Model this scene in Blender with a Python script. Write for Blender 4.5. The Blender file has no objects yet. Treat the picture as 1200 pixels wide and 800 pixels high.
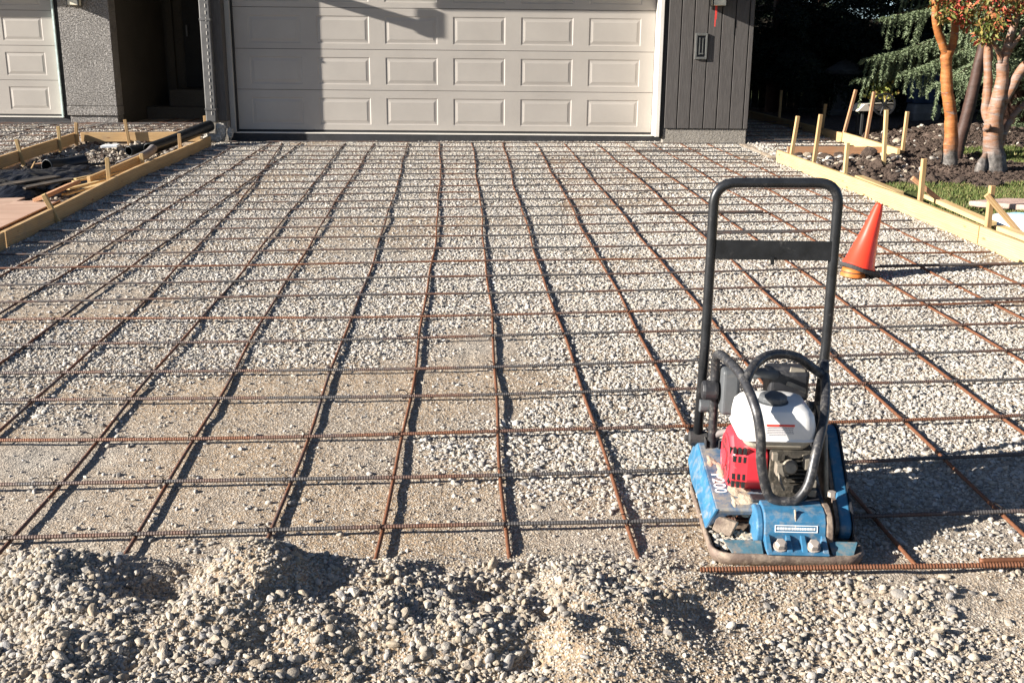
import bpy, bmesh, math, random
import numpy as np
from mathutils import Vector, Matrix
random.seed(7); RNG = np.random.default_rng(11)
R = math.radians
sc = bpy.context.scene
COL = sc.collection

# ------------------------------------------------------------------ helpers
def tag(o, label=None, cat=None, group=None, kind=None):
    if label: o['label'] = label
    if cat: o['category'] = cat
    if group: o['group'] = group
    if kind: o['kind'] = kind
    return o

def empty(name, loc, rz=0.0):
    o = bpy.data.objects.new(name, None); COL.objects.link(o)
    o.location = loc; o.rotation_euler = (0, 0, rz); o.empty_display_size = .1
    return o

class MB:
    """collects shapes; build() links them as ONE mesh object"""
    def __init__(s): s.v = []; s.f = []; s.m = []; s.cur = 0
    def add(s, vs, fs):
        b = len(s.v); s.v += [tuple(map(float, p)) for p in vs]
        s.f += [tuple(i + b for i in f) for f in fs]; s.m += [s.cur] * len(fs); return s
    def box(s, lo, hi, M=None):
        (a, b, c), (d, e, f) = lo, hi
        vs = [(a,b,c),(d,b,c),(d,e,c),(a,e,c),(a,b,f),(d,b,f),(d,e,f),(a,e,f)]
        if M is not None: vs = [tuple(M @ Vector(p)) for p in vs]
        return s.add(vs, [(3,2,1,0),(4,5,6,7),(0,1,5,4),(1,2,6,5),(2,3,7,6),(3,0,4,7)])
    def prism(s, poly, axis, a, b):
        """poly: 2D list; axis 'x': (y,z) outline swept in x; 'y': (x,z); 'z': (x,y)"""
        def P(u, w, t): return {'x': (t,u,w), 'y': (u,t,w), 'z': (u,w,t)}[axis]
        n = len(poly); vs = [P(u,w,a) for u,w in poly] + [P(u,w,b) for u,w in poly]
        fs = [(i,(i+1)%n,n+(i+1)%n,n+i) for i in range(n)] + [tuple(range(n))[::-1], tuple(range(n,2*n))]
        return s.add(vs, fs)
    def tube(s, pts, rad, sides=10, caps=True):
        pts = [Vector(p) for p in pts]; n = len(pts)
        rr = rad if isinstance(rad, (list, tuple, np.ndarray)) else [rad]*n
        T = [(pts[min(i+1,n-1)] - pts[max(i-1,0)]).normalized() for i in range(n)]
        up = Vector((0,0,1)) if abs(T[0].z) < .9 else Vector((0,1,0))
        u = T[0].cross(up).normalized(); vs = []
        for i in range(n):
            u = (u - T[i]*u.dot(T[i])).normalized(); w = T[i].cross(u)
            for k in range(sides):
                a = 2*math.pi*k/sides; vs.append(pts[i] + (u*math.cos(a) + w*math.sin(a))*rr[i])
        fs = [(i*sides+k, i*sides+(k+1)%sides, (i+1)*sides+(k+1)%sides, (i+1)*sides+k) for i in range(n-1) for k in range(sides)]
        if caps: fs += [tuple(range(sides))[::-1], tuple(range((n-1)*sides, n*sides))]
        return s.add(vs, fs)
    def lathe(s, prof, sides=24, M=None, cap=True):
        vs = []; n = len(prof)
        for r, z in prof:
            for k in range(sides):
                a = 2*math.pi*k/sides; p = Vector((r*math.cos(a), r*math.sin(a), z))
                vs.append(M @ p if M is not None else p)
        fs = [(i*sides+k, i*sides+(k+1)%sides, (i+1)*sides+(k+1)%sides, (i+1)*sides+k) for i in range(n-1) for k in range(sides)]
        if cap: fs += [tuple(range(sides))[::-1], tuple(range((n-1)*sides, n*sides))]
        return s.add(vs, fs)
    def rings(s, rings, cap0=True, cap1=True):
        n = len(rings[0]); vs = [p for r in rings for p in r]
        fs = [(i*n+k, i*n+(k+1)%n, (i+1)*n+(k+1)%n, (i+1)*n+k) for i in range(len(rings)-1) for k in range(n)]
        if cap0: fs.append(tuple(range(n))[::-1])
        if cap1: fs.append(tuple(range((len(rings)-1)*n, len(rings)*n)))
        return s.add(vs, fs)
    def build(s, name, mat, parent=None, smooth=False, bevel=0, seg=2, loc=None):
        me = bpy.data.meshes.new(name); me.from_pydata(s.v, [], s.f)
        for m in (mat if isinstance(mat, (list, tuple)) else [mat]): me.materials.append(m)
        me.polygons.foreach_set('material_index', s.m)
        if smooth: me.polygons.foreach_set('use_smooth', [True]*len(s.f))
        me.update()
        bm = bmesh.new(); bm.from_mesh(me); bmesh.ops.recalc_face_normals(bm, faces=bm.faces); bm.to_mesh(me); bm.free()
        o = bpy.data.objects.new(name, me); COL.objects.link(o)
        if loc is not None: o.location = loc
        if parent is not None: o.parent = parent
        if bevel:
            b = o.modifiers.new('bevel', 'BEVEL'); b.width = bevel; b.segments = seg; b.limit_method = 'ANGLE'; b.angle_limit = R(35)
            b.harden_normals = False
        if smooth == 'auto':
            pass
        return o

def bez(pts, n=8):
    """smooth Catmull-Rom curve through pts"""
    P = [np.array(p, float) for p in pts]; P = [2*P[0]-P[1]] + P + [2*P[-1]-P[-2]]; out = []
    for i in range(1, len(P)-2):
        for k in range(n):
            t = k/n; a, b, c, d = P[i-1:i+3]
            out.append(.5*((2*b) + (c-a)*t + (2*a-5*b+4*c-d)*t*t + (-a+3*b-3*c+d)*t**3))
    out.append(P[-2]); return [tuple(p) for p in out]

def rounded(pts, rad=.05, n=6):
    """polyline with rounded corners"""
    P = [Vector(p) for p in pts]; out = [P[0]]
    for i in range(1, len(P)-1):
        a = (P[i-1]-P[i]); b = (P[i+1]-P[i]); r = min(rad, a.length*.49, b.length*.49)
        A = P[i]+a.normalized()*r; B = P[i]+b.normalized()*r
        for k in range(n+1):
            t = k/n; out.append(A*(1-t)**2 + P[i]*2*t*(1-t) + B*t*t)
    out.append(P[-1]); return [tuple(p) for p in out]

# value noise in numpy
def _h(ix, iy, seed):
    n = (ix.astype(np.int64)*374761393 + iy.astype(np.int64)*668265263 + seed*974711) & 0x7fffffff
    n = ((n ^ (n >> 13)) * 1274126177) & 0x7fffffff
    return ((n ^ (n >> 16)) & 0xffff)/65535.
def vnoise(x, y, s, seed=0):
    x = np.asarray(x, float)/s; y = np.asarray(y, float)/s
    ix = np.floor(x); iy = np.floor(y); fx = x-ix; fy = y-iy
    fx = fx*fx*(3-2*fx); fy = fy*fy*(3-2*fy)
    a = _h(ix,iy,seed); b = _h(ix+1,iy,seed); c = _h(ix,iy+1,seed); d = _h(ix+1,iy+1,seed)
    return (a*(1-fx)+b*fx)*(1-fy) + (c*(1-fx)+d*fx)*fy
def fbm(x, y, s, seed=0, o=4):
    t = 0; w = 0
    for k in range(o): t = t + vnoise(x, y, s/2**k, seed+k*17)*.5**k; w += .5**k
    return t/w
def sstep(a, b, x):
    t = np.clip((np.asarray(x, float)-a)/(b-a), 0, 1); return t*t*(3-2*t)

# ------------------------------------------------------------------ levels
def G(x, y):
    """mean level of the driveway: falls to the street, small cross fall that dies out at the door"""
    x = np.clip(np.asarray(x, float), -9, 9); y = np.asarray(y, float)
    return .02587*x*np.clip(1-.084*(y-6), .25, 1) + .03071*np.clip(y, -2, 16.)
g = lambda x, y: float(G(x, y))

HX = [-6, -1.7, -1.45, -1.12, -.9, -.64, -.35, -.1, .3, .6, 1.0, 1.3, 1.7, 2.4, 6]
HH = [.12, .14, .155, .185, .13, .19, .105, .09, .08, .028, .012, .014, .02, .04, .06]
def heap(x, y):
    x = np.asarray(x, float); y = np.asarray(y, float)
    h = np.interp(x, HX, HH); crest = 2.86 + .10*(fbm(x, x*0, .5, 5)-.5) + .0*x
    back = 1-sstep(crest-.02, crest+.30, y); front = .62+.38*sstep(crest-.55, crest-.05, y)
    z = h*back*front
    lump = (fbm(x, y, .28, 3, 3)-.5)*.16 + (fbm(x, y, .10, 9, 2)-.5)*.035
    amt = back*np.interp(x, [-6, .2, .7, 6], [1, 1, .28, .3])
    # hollows and ridges seen in the heap
    for (cx, cy, rx, ry, a) in [(-1.30,2.84,.11,.13,.055),(-.97,2.80,.15,.10,-.075),(-.74,2.84,.09,.13,.035),(-.47,2.80,.13,.10,-.05),(.42,2.74,.12,.08,.03),(.60,2.72,.08,.07,-.03),(1.30,2.80,.12,.06,.03),(-1.25,2.55,.14,.12,-.035),(-.70,2.55,.16,.08,.03),(-.25,2.45,.2,.06,-.02),(-1.05,2.42,.2,.06,.03),(.12,2.46,.10,.06,-.05),(.1,2.72,.12,.07,.025),(.62,2.86,.07,.06,.04)]:
        z = z + a*np.exp(-((x-cx)/rx)**2-((y-cy)/ry)**2)
    return z + lump*amt
def dome(x, y, cx, cy, rx, ry, a):
    return a*np.exp(-((np.asarray(x)-cx)/rx)**2-((np.asarray(y)-cy)/ry)**2)
def bedz(x, y):
    """gravel surface of the driveway with the heap along the street"""
    z = G(x, y) + (fbm(x, y, .9, 21, 3)-.5)*.022 + (fbm(x, y, .12, 31, 2)-.5)*.008
    return z + np.where(np.asarray(y) < 3.6, heap(x, y), 0)

# ------------------------------------------------------------------ materials
def newmat(name):
    m = bpy.data.materials.new(name); m.use_nodes = True; nt = m.node_tree
    return m, nt, nt.nodes['Principled BSDF']
def ramp(nt, src, stops):
    r = nt.nodes.new('ShaderNodeValToRGB'); e = r.color_ramp.elements
    while len(e) < len(stops): e.new(.5)
    for i, (p, c) in enumerate(stops): e[i].position = p; e[i].color = (*c, 1)
    nt.links.new(src, r.inputs[0]); return r.outputs[0]
def coord(nt, scale=(1,1,1), kind='Object'):
    tc = nt.nodes.new('ShaderNodeTexCoord'); mp = nt.nodes.new('ShaderNodeMapping'); mp.inputs['Scale'].default_value = scale
    nt.links.new(tc.outputs[kind], mp.inputs[0]); return mp.outputs[0]
def noise(nt, vec, scale, detail=4, rough=.6):
    n = nt.nodes.new('ShaderNodeTexNoise'); n.inputs['Scale'].default_value = scale; n.inputs['Detail'].default_value = detail
    n.inputs['Roughness'].default_value = rough
    if vec is not None: nt.links.new(vec, n.inputs['Vector'])
    return n.outputs['Fac']
def voro(nt, vec, scale, feature='F1', out='Distance'):
    n = nt.nodes.new('ShaderNodeTexVoronoi'); n.feature = feature; n.inputs['Scale'].default_value = scale
    if vec is not None: nt.links.new(vec, n.inputs['Vector'])
    return n.outputs[out]
def mixc(nt, fac, a, b, mode='MIX'):
    m = nt.nodes.new('ShaderNodeMix'); m.data_type = 'RGBA'; m.blend_type = mode
    for s, v in ((m.inputs[0], fac), (m.inputs[6], a), (m.inputs[7], b)):
        if isinstance(v, (int, float)): s.default_value = v
        elif isinstance(v, tuple): s.default_value = (*v, 1)
        else: nt.links.new(v, s)
    return m.outputs[2]
def math_(nt, op, a, b=0.):
    m = nt.nodes.new('ShaderNodeMath'); m.operation = op
    for s, v in ((m.inputs[0], a), (m.inputs[1], b)):
        if isinstance(v, (int, float)): s.default_value = v
        else: nt.links.new(v, s)
    return m.outputs[0]
def bump(nt, p, h, strength=.5, dist=.01):
    b = nt.nodes.new('ShaderNodeBump'); b.inputs['Strength'].default_value = strength; b.inputs['Distance'].default_value = dist
    nt.links.new(h, b.inputs['Height'])
    if p.inputs['Normal'].is_linked: nt.links.new(p.inputs['Normal'].links[0].from_socket, b.inputs['Normal'])
    nt.links.new(b.outputs[0], p.inputs['Normal'])
def setp(p, col=None, rough=.6, metal=0., spec=.5, nt=None):
    if col is not None:
        if isinstance(col, tuple): p.inputs['Base Color'].default_value = (*col, 1)
        else: nt.links.new(col, p.inputs['Base Color'])
    p.inputs['Roughness'].default_value = rough; p.inputs['Metallic'].default_value = metal
    p.inputs['Specular IOR Level'].default_value = spec
def simple(name, c, rough=.6, metal=0., spec=.5, var=.25, scale=8, bmp=0., bscale=60, dirt=None, dirt_amt=.5):
    """one base colour with mottling, optional dust film and fine bump"""
    m, nt, p = newmat(name); v = coord(nt)
    lo = tuple(x*(1-var) for x in c); hi = tuple(min(1, x*(1+var)) for x in c)
    col = ramp(nt, noise(nt, v, scale, 5), [(.3, lo), (.7, hi)])
    if dirt:
        d = ramp(nt, noise(nt, v, scale*1.7, 6, .7), [(1-dirt_amt-.12, (0,0,0)), (1-dirt_amt+.12, (1,1,1))])
        col = mixc(nt, d, col, dirt)
    setp(p, col, rough, metal, spec, nt)
    if bmp: bump(nt, p, noise(nt, v, bscale, 5), bmp, .01)
    return m

M = {}
def mk_gravel():
    m, nt, p = newmat('gravel_fines'); v = coord(nt)
    patch = noise(nt, v, .9, 4); grit = voro(nt, v, 150, 'F1', 'Color'); fine = noise(nt, v, 60, 6, .7)
    sand = mixc(nt, ramp(nt, fine, [(.3, (0,0,0)), (.75, (1,1,1))]), (.25,.175,.108), (.38,.285,.19))
    grey = mixc(nt, fine, (.21,.185,.155), (.40,.36,.305))
    base = mixc(nt, ramp(nt, patch, [(.47, (0,0,0)), (.68, (1,1,1))]), sand, grey)
    bw = nt.nodes.new('ShaderNodeRGBToBW'); nt.links.new(grit, bw.inputs[0])
    base = mixc(nt, ramp(nt, bw.outputs[0], [(.62, (0,0,0)), (.72, (1,1,1))]), base, (.46,.40,.325))
    base = mixc(nt, ramp(nt, bw.outputs[0], [(.24, (.75,)*3), (.34, (0,0,0))]), base, (.17,.15,.13))
    setp(p, base, .95, 0, .2, nt)
    bump(nt, p, fine, .5, .012); bump(nt, p, voro(nt, v, 150), .6, .006); bump(nt, p, noise(nt, v, 14, 4), .5, .03)
    return m
M['gravel'] = mk_gravel()
def mk_stone(name, stops, film):
    m, nt, p = newmat(name); oi = nt.nodes.new('ShaderNodeObjectInfo'); v = coord(nt)
    col = ramp(nt, oi.outputs['Random'], stops)
    col = mixc(nt, ramp(nt, noise(nt, v, 1.6, 5), [(.35, (0,0,0)), (.75, (.65,)*3)]), col, film)
    setp(p, col, .85, 0, .3, nt); bump(nt, p, noise(nt, v, 4, 4), .3, .1); return m
M['stone'] = mk_stone('stone', [(0, (.14,.135,.13)), (.14, (.25,.24,.225)), (.3, (.38,.345,.295)), (.5, (.35,.31,.25)), (.62, (.48,.455,.41)), (.75, (.29,.285,.285)), (.88, (.56,.53,.485)), (1, (.42,.37,.30))], (.42,.37,.305))
M['pebble'] = mk_stone('pebble', [(0, (.13,.125,.125)), (.16, (.25,.235,.215)), (.3, (.36,.305,.235)), (.5, (.30,.24,.17)), (.62, (.43,.38,.31)), (.75, (.27,.265,.265)), (.88, (.52,.475,.41)), (1, (.39,.315,.23))], (.37,.31,.235))
def mk_soil(name, a, b, c):
    m, nt, p = newmat(name); v = coord(nt); n1 = noise(nt, v, 9, 6, .7)
    col = ramp(nt, n1, [(.3, a), (.55, b), (.8, c)])
    s = voro(nt, v, 45, 'F1', 'Color'); bw = nt.nodes.new('ShaderNodeRGBToBW'); nt.links.new(s, bw.inputs[0])
    col = mixc(nt, ramp(nt, bw.outputs[0], [(.7, (0,0,0)), (.8, (.6,)*3)]), col, c)
    setp(p, col, .95, 0, .2, nt); bump(nt, p, n1, .8, .05); bump(nt, p, voro(nt, v, 45), .6, .015); return m
M['soil'] = mk_soil('dark_soil', (.07,.052,.04), (.15,.118,.092), (.30,.255,.21))
M['mulch'] = mk_soil('mulch', (.06,.042,.034), (.125,.088,.068), (.22,.165,.13))
M['turf'] = mk_soil('turf_soil', (.045,.055,.015), (.075,.09,.024), (.12,.115,.045))
def mk_grass():
    m, nt, p = newmat('grass_blades'); gi = nt.nodes.new('ShaderNodeNewGeometry')
    col = ramp(nt, gi.outputs['Random Per Island'], [(0, (.05,.08,.018)), (.45, (.085,.115,.025)), (.8, (.14,.14,.045)), (1, (.24,.19,.09))])
    setp(p, col, .7, 0, .3, nt); return m
M['grass'] = mk_grass()
def mk_rebar(name, rust):
    m, nt, p = newmat(name); v = coord(nt)
    n1 = noise(nt, v, 3.2, 5, .65); n2 = noise(nt, v, 70, 3)
    steel = mixc(nt, n2, (.045,.042,.042), (.12,.11,.105)); rst = mixc(nt, n2, (.085,.034,.018), (.24,.095,.042))
    col = mixc(nt, ramp(nt, n1, [(rust-.13, (1,1,1)), (rust+.13, (0,0,0))]), steel, rst)
    setp(p, col, .62, .25, .5, nt); bump(nt, p, n2, .3, .002); return m
M['rebar_t'] = mk_rebar('rebar_grey_brown', .41); M['rebar_l'] = mk_rebar('rebar_rusty', .55); M['rebar_r'] = mk_rebar('rebar_orange_rust', .80)
M['wire'] = simple('tie_wire', (.04,.03,.025), .5, .6)
def mk_wood(name, a, b, c, scale=1.0):
    m, nt, p = newmat(name); v = coord(nt, (1.2*scale, 14*scale, 14*scale))
    w = nt.nodes.new('ShaderNodeTexWave'); w.wave_type = 'BANDS'; w.bands_direction = 'Z'; w.inputs['Scale'].default_value = 1.5
    w.inputs['Distortion'].default_value = 6; w.inputs['Detail'].default_value = 3; nt.links.new(v, w.inputs['Vector'])
    n1 = noise(nt, v, 2.2, 6, .65); f = math_(nt, 'ADD', math_(nt, 'MULTIPLY', w.outputs['Fac'], .35), math_(nt, 'MULTIPLY', n1, .65))
    oi = nt.nodes.new('ShaderNodeObjectInfo')
    col = ramp(nt, f, [(.25, a), (.5, b), (.75, c)])
    kn = voro(nt, coord(nt, (2.2, 7, 7)), 1.3); col = mixc(nt, ramp(nt, kn, [(.05, (.8,)*3), (.12, (0,0,0))]), col, (.17,.08,.035))
    hsv = nt.nodes.new('ShaderNodeHueSaturation'); nt.links.new(col, hsv.inputs['Color'])
    nt.links.new(math_(nt, 'ADD', math_(nt, 'MULTIPLY', oi.outputs['Random'], .35), .82), hsv.inputs['Value'])
    dirt = ramp(nt, noise(nt, coord(nt), 5, 6, .7), [(.5, (0,0,0)), (.75, (.45,)*3)])
    setp(p, mixc(nt, dirt, hsv.outputs[0], (.30,.22,.15)), .75, 0, .3, nt); bump(nt, p, f, .25, .004); return m
M['wood'] = mk_wood('lumber', (.34,.20,.085), (.43,.275,.125), (.50,.345,.175))
M['wood_y'] = mk_wood('lumber_fresh', (.42,.275,.115), (.50,.345,.155), (.57,.41,.205))
M['wood_r'] = mk_wood('lumber_reddish', (.30,.145,.07), (.39,.205,.11), (.46,.27,.155))
M['ply'] = mk_wood('pink_sheet', (.42,.265,.19), (.47,.31,.225), (.53,.36,.265), .5)
M['wood_d'] = mk_wood('old_fence_wood', (.03,.025,.021), (.045,.038,.031), (.06,.051,.042))
def mk_door(name, c):
    m, nt, p = newmat(name); v = coord(nt, (2, 1, 40)); v2 = coord(nt)
    gr = noise(nt, v, 3, 5, .6); d = noise(nt, v2, 1.3, 5)
    col = ramp(nt, d, [(.3, tuple(x*.9 for x in c)), (.7, tuple(x*1.06 for x in c))])
    sp = ramp(nt, noise(nt, v2, 25, 4), [(.62, (0,0,0)), (.8, (.25,)*3)])
    setp(p, mixc(nt, sp, col, (.33,.28,.22)), .5, 0, .4, nt); bump(nt, p, gr, .22, .003); return m
M['door'] = mk_door('door_taupe', (.37,.338,.302)); M['trim'] = mk_door('trim_cream', (.66,.62,.56)); M['trim_g'] = mk_door('trim_shade_grey', (.36,.35,.33))  # the grey trim is cream with the left jamb's shade in its colour
M['mint'] = simple('mint_edge', (.55,.66,.62), .5)
M['siding'] = mk_wood('siding_charcoal', (.060,.054,.050), (.078,.070,.066), (.098,.090,.085))
M['dark'] = simple('dark_gap', (.018,.018,.018), .8)
M['membrane'] = simple('black_membrane', (.022,.022,.024), .7, bmp=.3)
def mk_stucco(name, c, k=1.0):
    m, nt, p = newmat(name); v = coord(nt); n1 = noise(nt, coord(nt, (1, 1, 1.5)), 42, 6, .66); n2 = noise(nt, v, 24, 3, .5)
    col = ramp(nt, noise(nt, v, 2, 4), [(.3, tuple(x*.88 for x in c)), (.7, tuple(x*1.08 for x in c))])
    pit = ramp(nt, n1, [(.33, (1,1,1)), (.42, (0,0,0))]); col = mixc(nt, math_(nt, 'MULTIPLY', pit, .45), col, tuple(x*.45 for x in c))
    setp(p, col, .95, 0, .2, nt); bump(nt, p, ramp(nt, n1, [(.35, (0,0,0)), (.5, (1,1,1))]), .8*k, .03); bump(nt, p, n2, .5*k, .03); return m
M['stucco'] = mk_stucco('stucco', (.335,.315,.295), 1.25); M['stucco_shade'] = mk_stucco('stucco_shaded', (.085,.076,.062), .5)  # second one is stucco darkened, the alcove's shade put into its colour
M['plinth'] = mk_stucco('parged_plinth', (.29,.265,.23), .8)
M['conc'] = mk_stucco('broken_concrete', (.46,.43,.38), 1)
M['spout'] = simple('downspout_metal', (.125,.12,.115), .45, .2)
M['roof'] = simple('roof_shingle', (.07,.065,.06), .9, bmp=.6)
M['soffit'] = simple('soffit', (.30,.28,.26), .7)
M['glass_cream'] = simple('lamp_glass', (.80,.74,.58), .3)
M['black_metal'] = simple('black_metal', (.02,.02,.022), .45, .3)
M['red_string'] = simple('red_ribbon', (.62,.04,.03), .6)
M['plate_grey'] = simple('plate_grey', (.14,.14,.13), .45, .3)
# machine
DUST = (.46,.38,.28)
M['tube'] = simple('worn_black_tube', (.035,.035,.038), .42, .3, var=.5, scale=30, dirt=(.20,.185,.165), dirt_amt=.38)
M['tube_c'] = simple('handle_black', (.016,.017,.019), .35, .1, var=.4, scale=20, dirt=(.10,.095,.09), dirt_amt=.28)
M['blue'] = simple('machine_blue', (.04,.15,.27), .5, 0, var=.2, scale=14, dirt=(.30,.36,.40), dirt_amt=.30)
M['blue_b'] = simple('machine_blue_clean', (.03,.135,.245), .5, 0, var=.25, scale=16, dirt=(.20,.22,.23), dirt_amt=.40)
M['blue_d'] = simple('machine_blue_dusty', (.06,.12,.20), .75, 0, var=.25, scale=10, dirt=(.33,.28,.21), dirt_amt=.45)
M['teal'] = simple('faded_teal', (.05,.125,.165), .7, 0, var=.3, scale=20, dirt=(.24,.19,.15), dirt_amt=.42)
M['steel'] = simple('worn_steel_plate', (.14,.10,.078), .7, .15, var=.45, scale=16, dirt=(.30,.235,.175), dirt_amt=.45, bmp=.3)
M['bolt'] = simple('bolt', (.42,.36,.31), .5, .4)
M['tank'] = simple('tank_cream', (.74,.72,.68), .35, 0, var=.05, scale=9, dirt=(.55,.48,.38), dirt_amt=.2)
M['tank_lo'] = simple('tank_bracket', (.42,.38,.30), .6, dirt=DUST, dirt_amt=.4)
M['red'] = simple('engine_red', (.62,.035,.05), .42, 0, var=.12, scale=15, dirt=(.55,.22,.2), dirt_amt=.28)
M['engine'] = simple('engine_grime', (.055,.048,.038), .7, .2, var=.5, scale=25, dirt=(.22,.18,.13), dirt_amt=.35, bmp=.4)
M['alu'] = simple('dusty_alu', (.25,.22,.175), .6, .3, var=.3, scale=40)
M['plastic'] = simple('black_plastic', (.022,.022,.025), .5, dirt=(.12,.115,.11), dirt_amt=.35)
M['filter'] = simple('filter_grey', (.085,.09,.095), .55, dirt=(.25,.23,.2), dirt_amt=.3)
M['hose'] = simple('grey_hose', (.17,.15,.14), .7)
M['white'] = simple('white_print', (.80,.80,.78), .6); M['redp'] = simple('red_print', (.70,.06,.04), .5); M['greyp'] = simple('grey_print', (.30,.27,.30), .6)
M['cyanp'] = simple('cyan_print', (.20,.55,.65), .5)
M['dustm'] = simple('dust', DUST, .95, 0, .2, bmp=.5)
M['cone'] = simple('cone_orange', (.78,.05,.022), .36, 0, .5, var=.08, scale=6, dirt=(.62,.2,.10), dirt_amt=.25)
M['cone_y'] = simple('cone_faded', (.50,.15,.03), .55, 0, .4, var=.3, scale=8)
M['rubber'] = simple('rubber', (.035,.033,.032), .75, bmp=.3)
M['pvc'] = simple('black_corrugated', (.012,.014,.015), .38)
M['poly'] = simple('black_poly', (.008,.008,.009), .32, 0, .5, bmp=.5, bscale=25)
M['whitep'] = simple('white_plastic', (.78,.80,.82), .35); M['bluep'] = simple('pale_blue_plastic', (.35,.60,.80), .4); M['blued'] = simple('blue_bin_plastic', (.03,.06,.13), .5); M['tubp'] = simple('tub_grey', (.20,.20,.21), .5)
M['flag'] = simple('pink_paver', (.45,.31,.25), .85, bmp=.4)
M['slate'] = simple('grey_garden_stone', (.12,.115,.11), .9, bmp=.5)
M['pale'] = mk_wood('pale_planks', (.48,.43,.36), (.56,.51,.43), (.62,.57,.5))
def mk_bark(name, stops, band=1.0):
    m, nt, p = newmat(name); v = coord(nt, (2.2, 2.2, 9)); v2 = coord(nt)
    n = noise(nt, v, 2.2, 6, .65); col = ramp(nt, n, stops)
    tc = nt.nodes.new('ShaderNodeTexCoord'); sp = nt.nodes.new('ShaderNodeSeparateXYZ'); nt.links.new(tc.outputs['Object'], sp.inputs[0])
    h = math_(nt, 'ADD', sp.outputs['Z'], math_(nt, 'MULTIPLY', noise(nt, v2, 7, 4), .55))
    base = ramp(nt, h, [(.44, (1,1,1)), (.66, (0,0,0))])
    rough = ramp(nt, noise(nt, coord(nt, (1, 1, .6)), 22, 5, .7), [(.35, (.03,.027,.024)), (.52, (.09,.08,.072)), (.7, (.21,.19,.17))])
    if band: col = mixc(nt, base, col, rough)
    patch = ramp(nt, noise(nt, coord(nt, (1.3, 1.3, 5)), 5, 5, .6), [(.60, (0,0,0)), (.68, (.8,)*3)])
    if band: col = mixc(nt, patch, col, (.22,.195,.18))
    scar = ramp(nt, noise(nt, coord(nt, (1.5, 1.5, 16)), 3.5, 4, .6), [(.62, (0,0,0)), (.66, (.7,)*3)]); col = mixc(nt, scar, col, (.07,.045,.035))
    setp(p, col, .62, 0, .35, nt); bump(nt, p, n, .5, .012); bump(nt, p, noise(nt, v2, 35, 4), .35, .008); return m
M['bark_o'] = mk_bark('copper_bark', [(.25, (.12,.035,.01)), (.5, (.30,.105,.026)), (.75, (.44,.19,.065))])
M['bark_g'] = mk_bark('grey_copper_bark', [(.25, (.09,.045,.03)), (.45, (.24,.115,.06)), (.62, (.22,.165,.14)), (.8, (.32,.265,.235))])
M['bark_d'] = mk_bark('dark_bark', [(.3, (.035,.018,.013)), (.7, (.07,.036,.026))], 0)
def mk_leaf(name, stops, rough=.6):
    m, nt, p = newmat(name); gi = nt.nodes.new('ShaderNodeNewGeometry'); v = coord(nt)
    n = noise(nt, v, 3.2, 3); f = math_(nt, 'ADD', math_(nt, 'MULTIPLY', n, .9), math_(nt, 'MULTIPLY', math_(nt, 'SUBTRACT', gi.outputs['Random Per Island'], .5), .45))
    setp(p, ramp(nt, f, stops), rough, 0, .3, nt); p.inputs['Subsurface Weight'].default_value = 0
    return m
M['leaf_a'] = mk_leaf('autumn_leaves', [(.22, (.07,.10,.02)), (.42, (.15,.15,.035)), (.52, (.26,.17,.05)), (.60, (.38,.10,.05)), (.72, (.52,.055,.045))])
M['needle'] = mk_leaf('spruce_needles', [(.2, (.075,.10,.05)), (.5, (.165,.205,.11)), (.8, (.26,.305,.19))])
M['needle_shade'] = mk_leaf('shaded_needles', [(.2, (.012,.02,.012)), (.6, (.025,.037,.02)), (.9, (.04,.055,.03))])  # darker copy of the spruce needles, with the shade put into the colour
M['leaf_c'] = mk_leaf('cart_plant', [(.25, (.12,.16,.03)), (.5, (.28,.26,.06)), (.8, (.30,.15,.06))])
def mk_siding():
    m, nt, p = newmat('siding_charcoal_boards'); v = coord(nt, (14, 14, 1)); n = noise(nt, v, 6, 6, .65)
    col = ramp(nt, n, [(.3, (.062,.056,.052)), (.55, (.085,.077,.072)), (.8, (.115,.106,.10))])
    setp(p, col, .7, 0, .35, nt); bump(nt, p, n, .4, .006); return m
M['siding'] = mk_siding()

# ------------------------------------------------------------------ ground sheets
def grid_mesh(name, xs, ys, zf, mats, matf=None, smooth=True):
    X, Y = np.meshgrid(np.asarray(xs, float), np.asarray(ys, float)); Z = zf(X, Y)
    nx, ny = len(xs), len(ys); V = np.stack([X, Y, Z], -1).reshape(-1, 3)
    i = np.arange(nx-1)[None] + np.arange(ny-1)[:, None]*nx
    F = np.stack([i, i+1, i+1+nx, i+nx], -1).reshape(-1, 4)
    me = bpy.data.meshes.new(name); me.vertices.add(len(V)); me.vertices.foreach_set('co', V.ravel())
    me.loops.add(F.size); me.loops.foreach_set('vertex_index', F.ravel().astype(np.int32))
    me.polygons.add(len(F)); me.polygons.foreach_set('loop_start', np.arange(0, F.size, 4, dtype=np.int32)); me.polygons.foreach_set('loop_total', np.full(len(F), 4, np.int32))
    for m in mats: me.materials.append(m)
    if matf is not None:
        cx = (X[:-1,:-1]+X[1:,1:])/2; cy = (Y[:-1,:-1]+Y[1:,1:])/2
        me.polygons.foreach_set('material_index', matf(cx, cy).ravel().astype(np.int32))
    me.polygons.foreach_set('use_smooth', np.full(len(F), smooth)); me.update(); me.validate()
    o = bpy.data.objects.new(name, me); COL.objects.link(o); return o

def rbx(y):  # inner face of the right form board
    return np.interp(y, [2, 7.0, 7.8, 8.9, 10.5, 12.6, 15], [3.75, 3.60, 3.575, 3.56, 3.475, 3.35, 3.30])
def lbx(y):  # inner face of the left form board
    return np.interp(y, [2, 8, 9.3, 11.2, 14.0, 15], [-3.66, -3.70, -3.715, -3.78, -3.70, -3.70])

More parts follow.
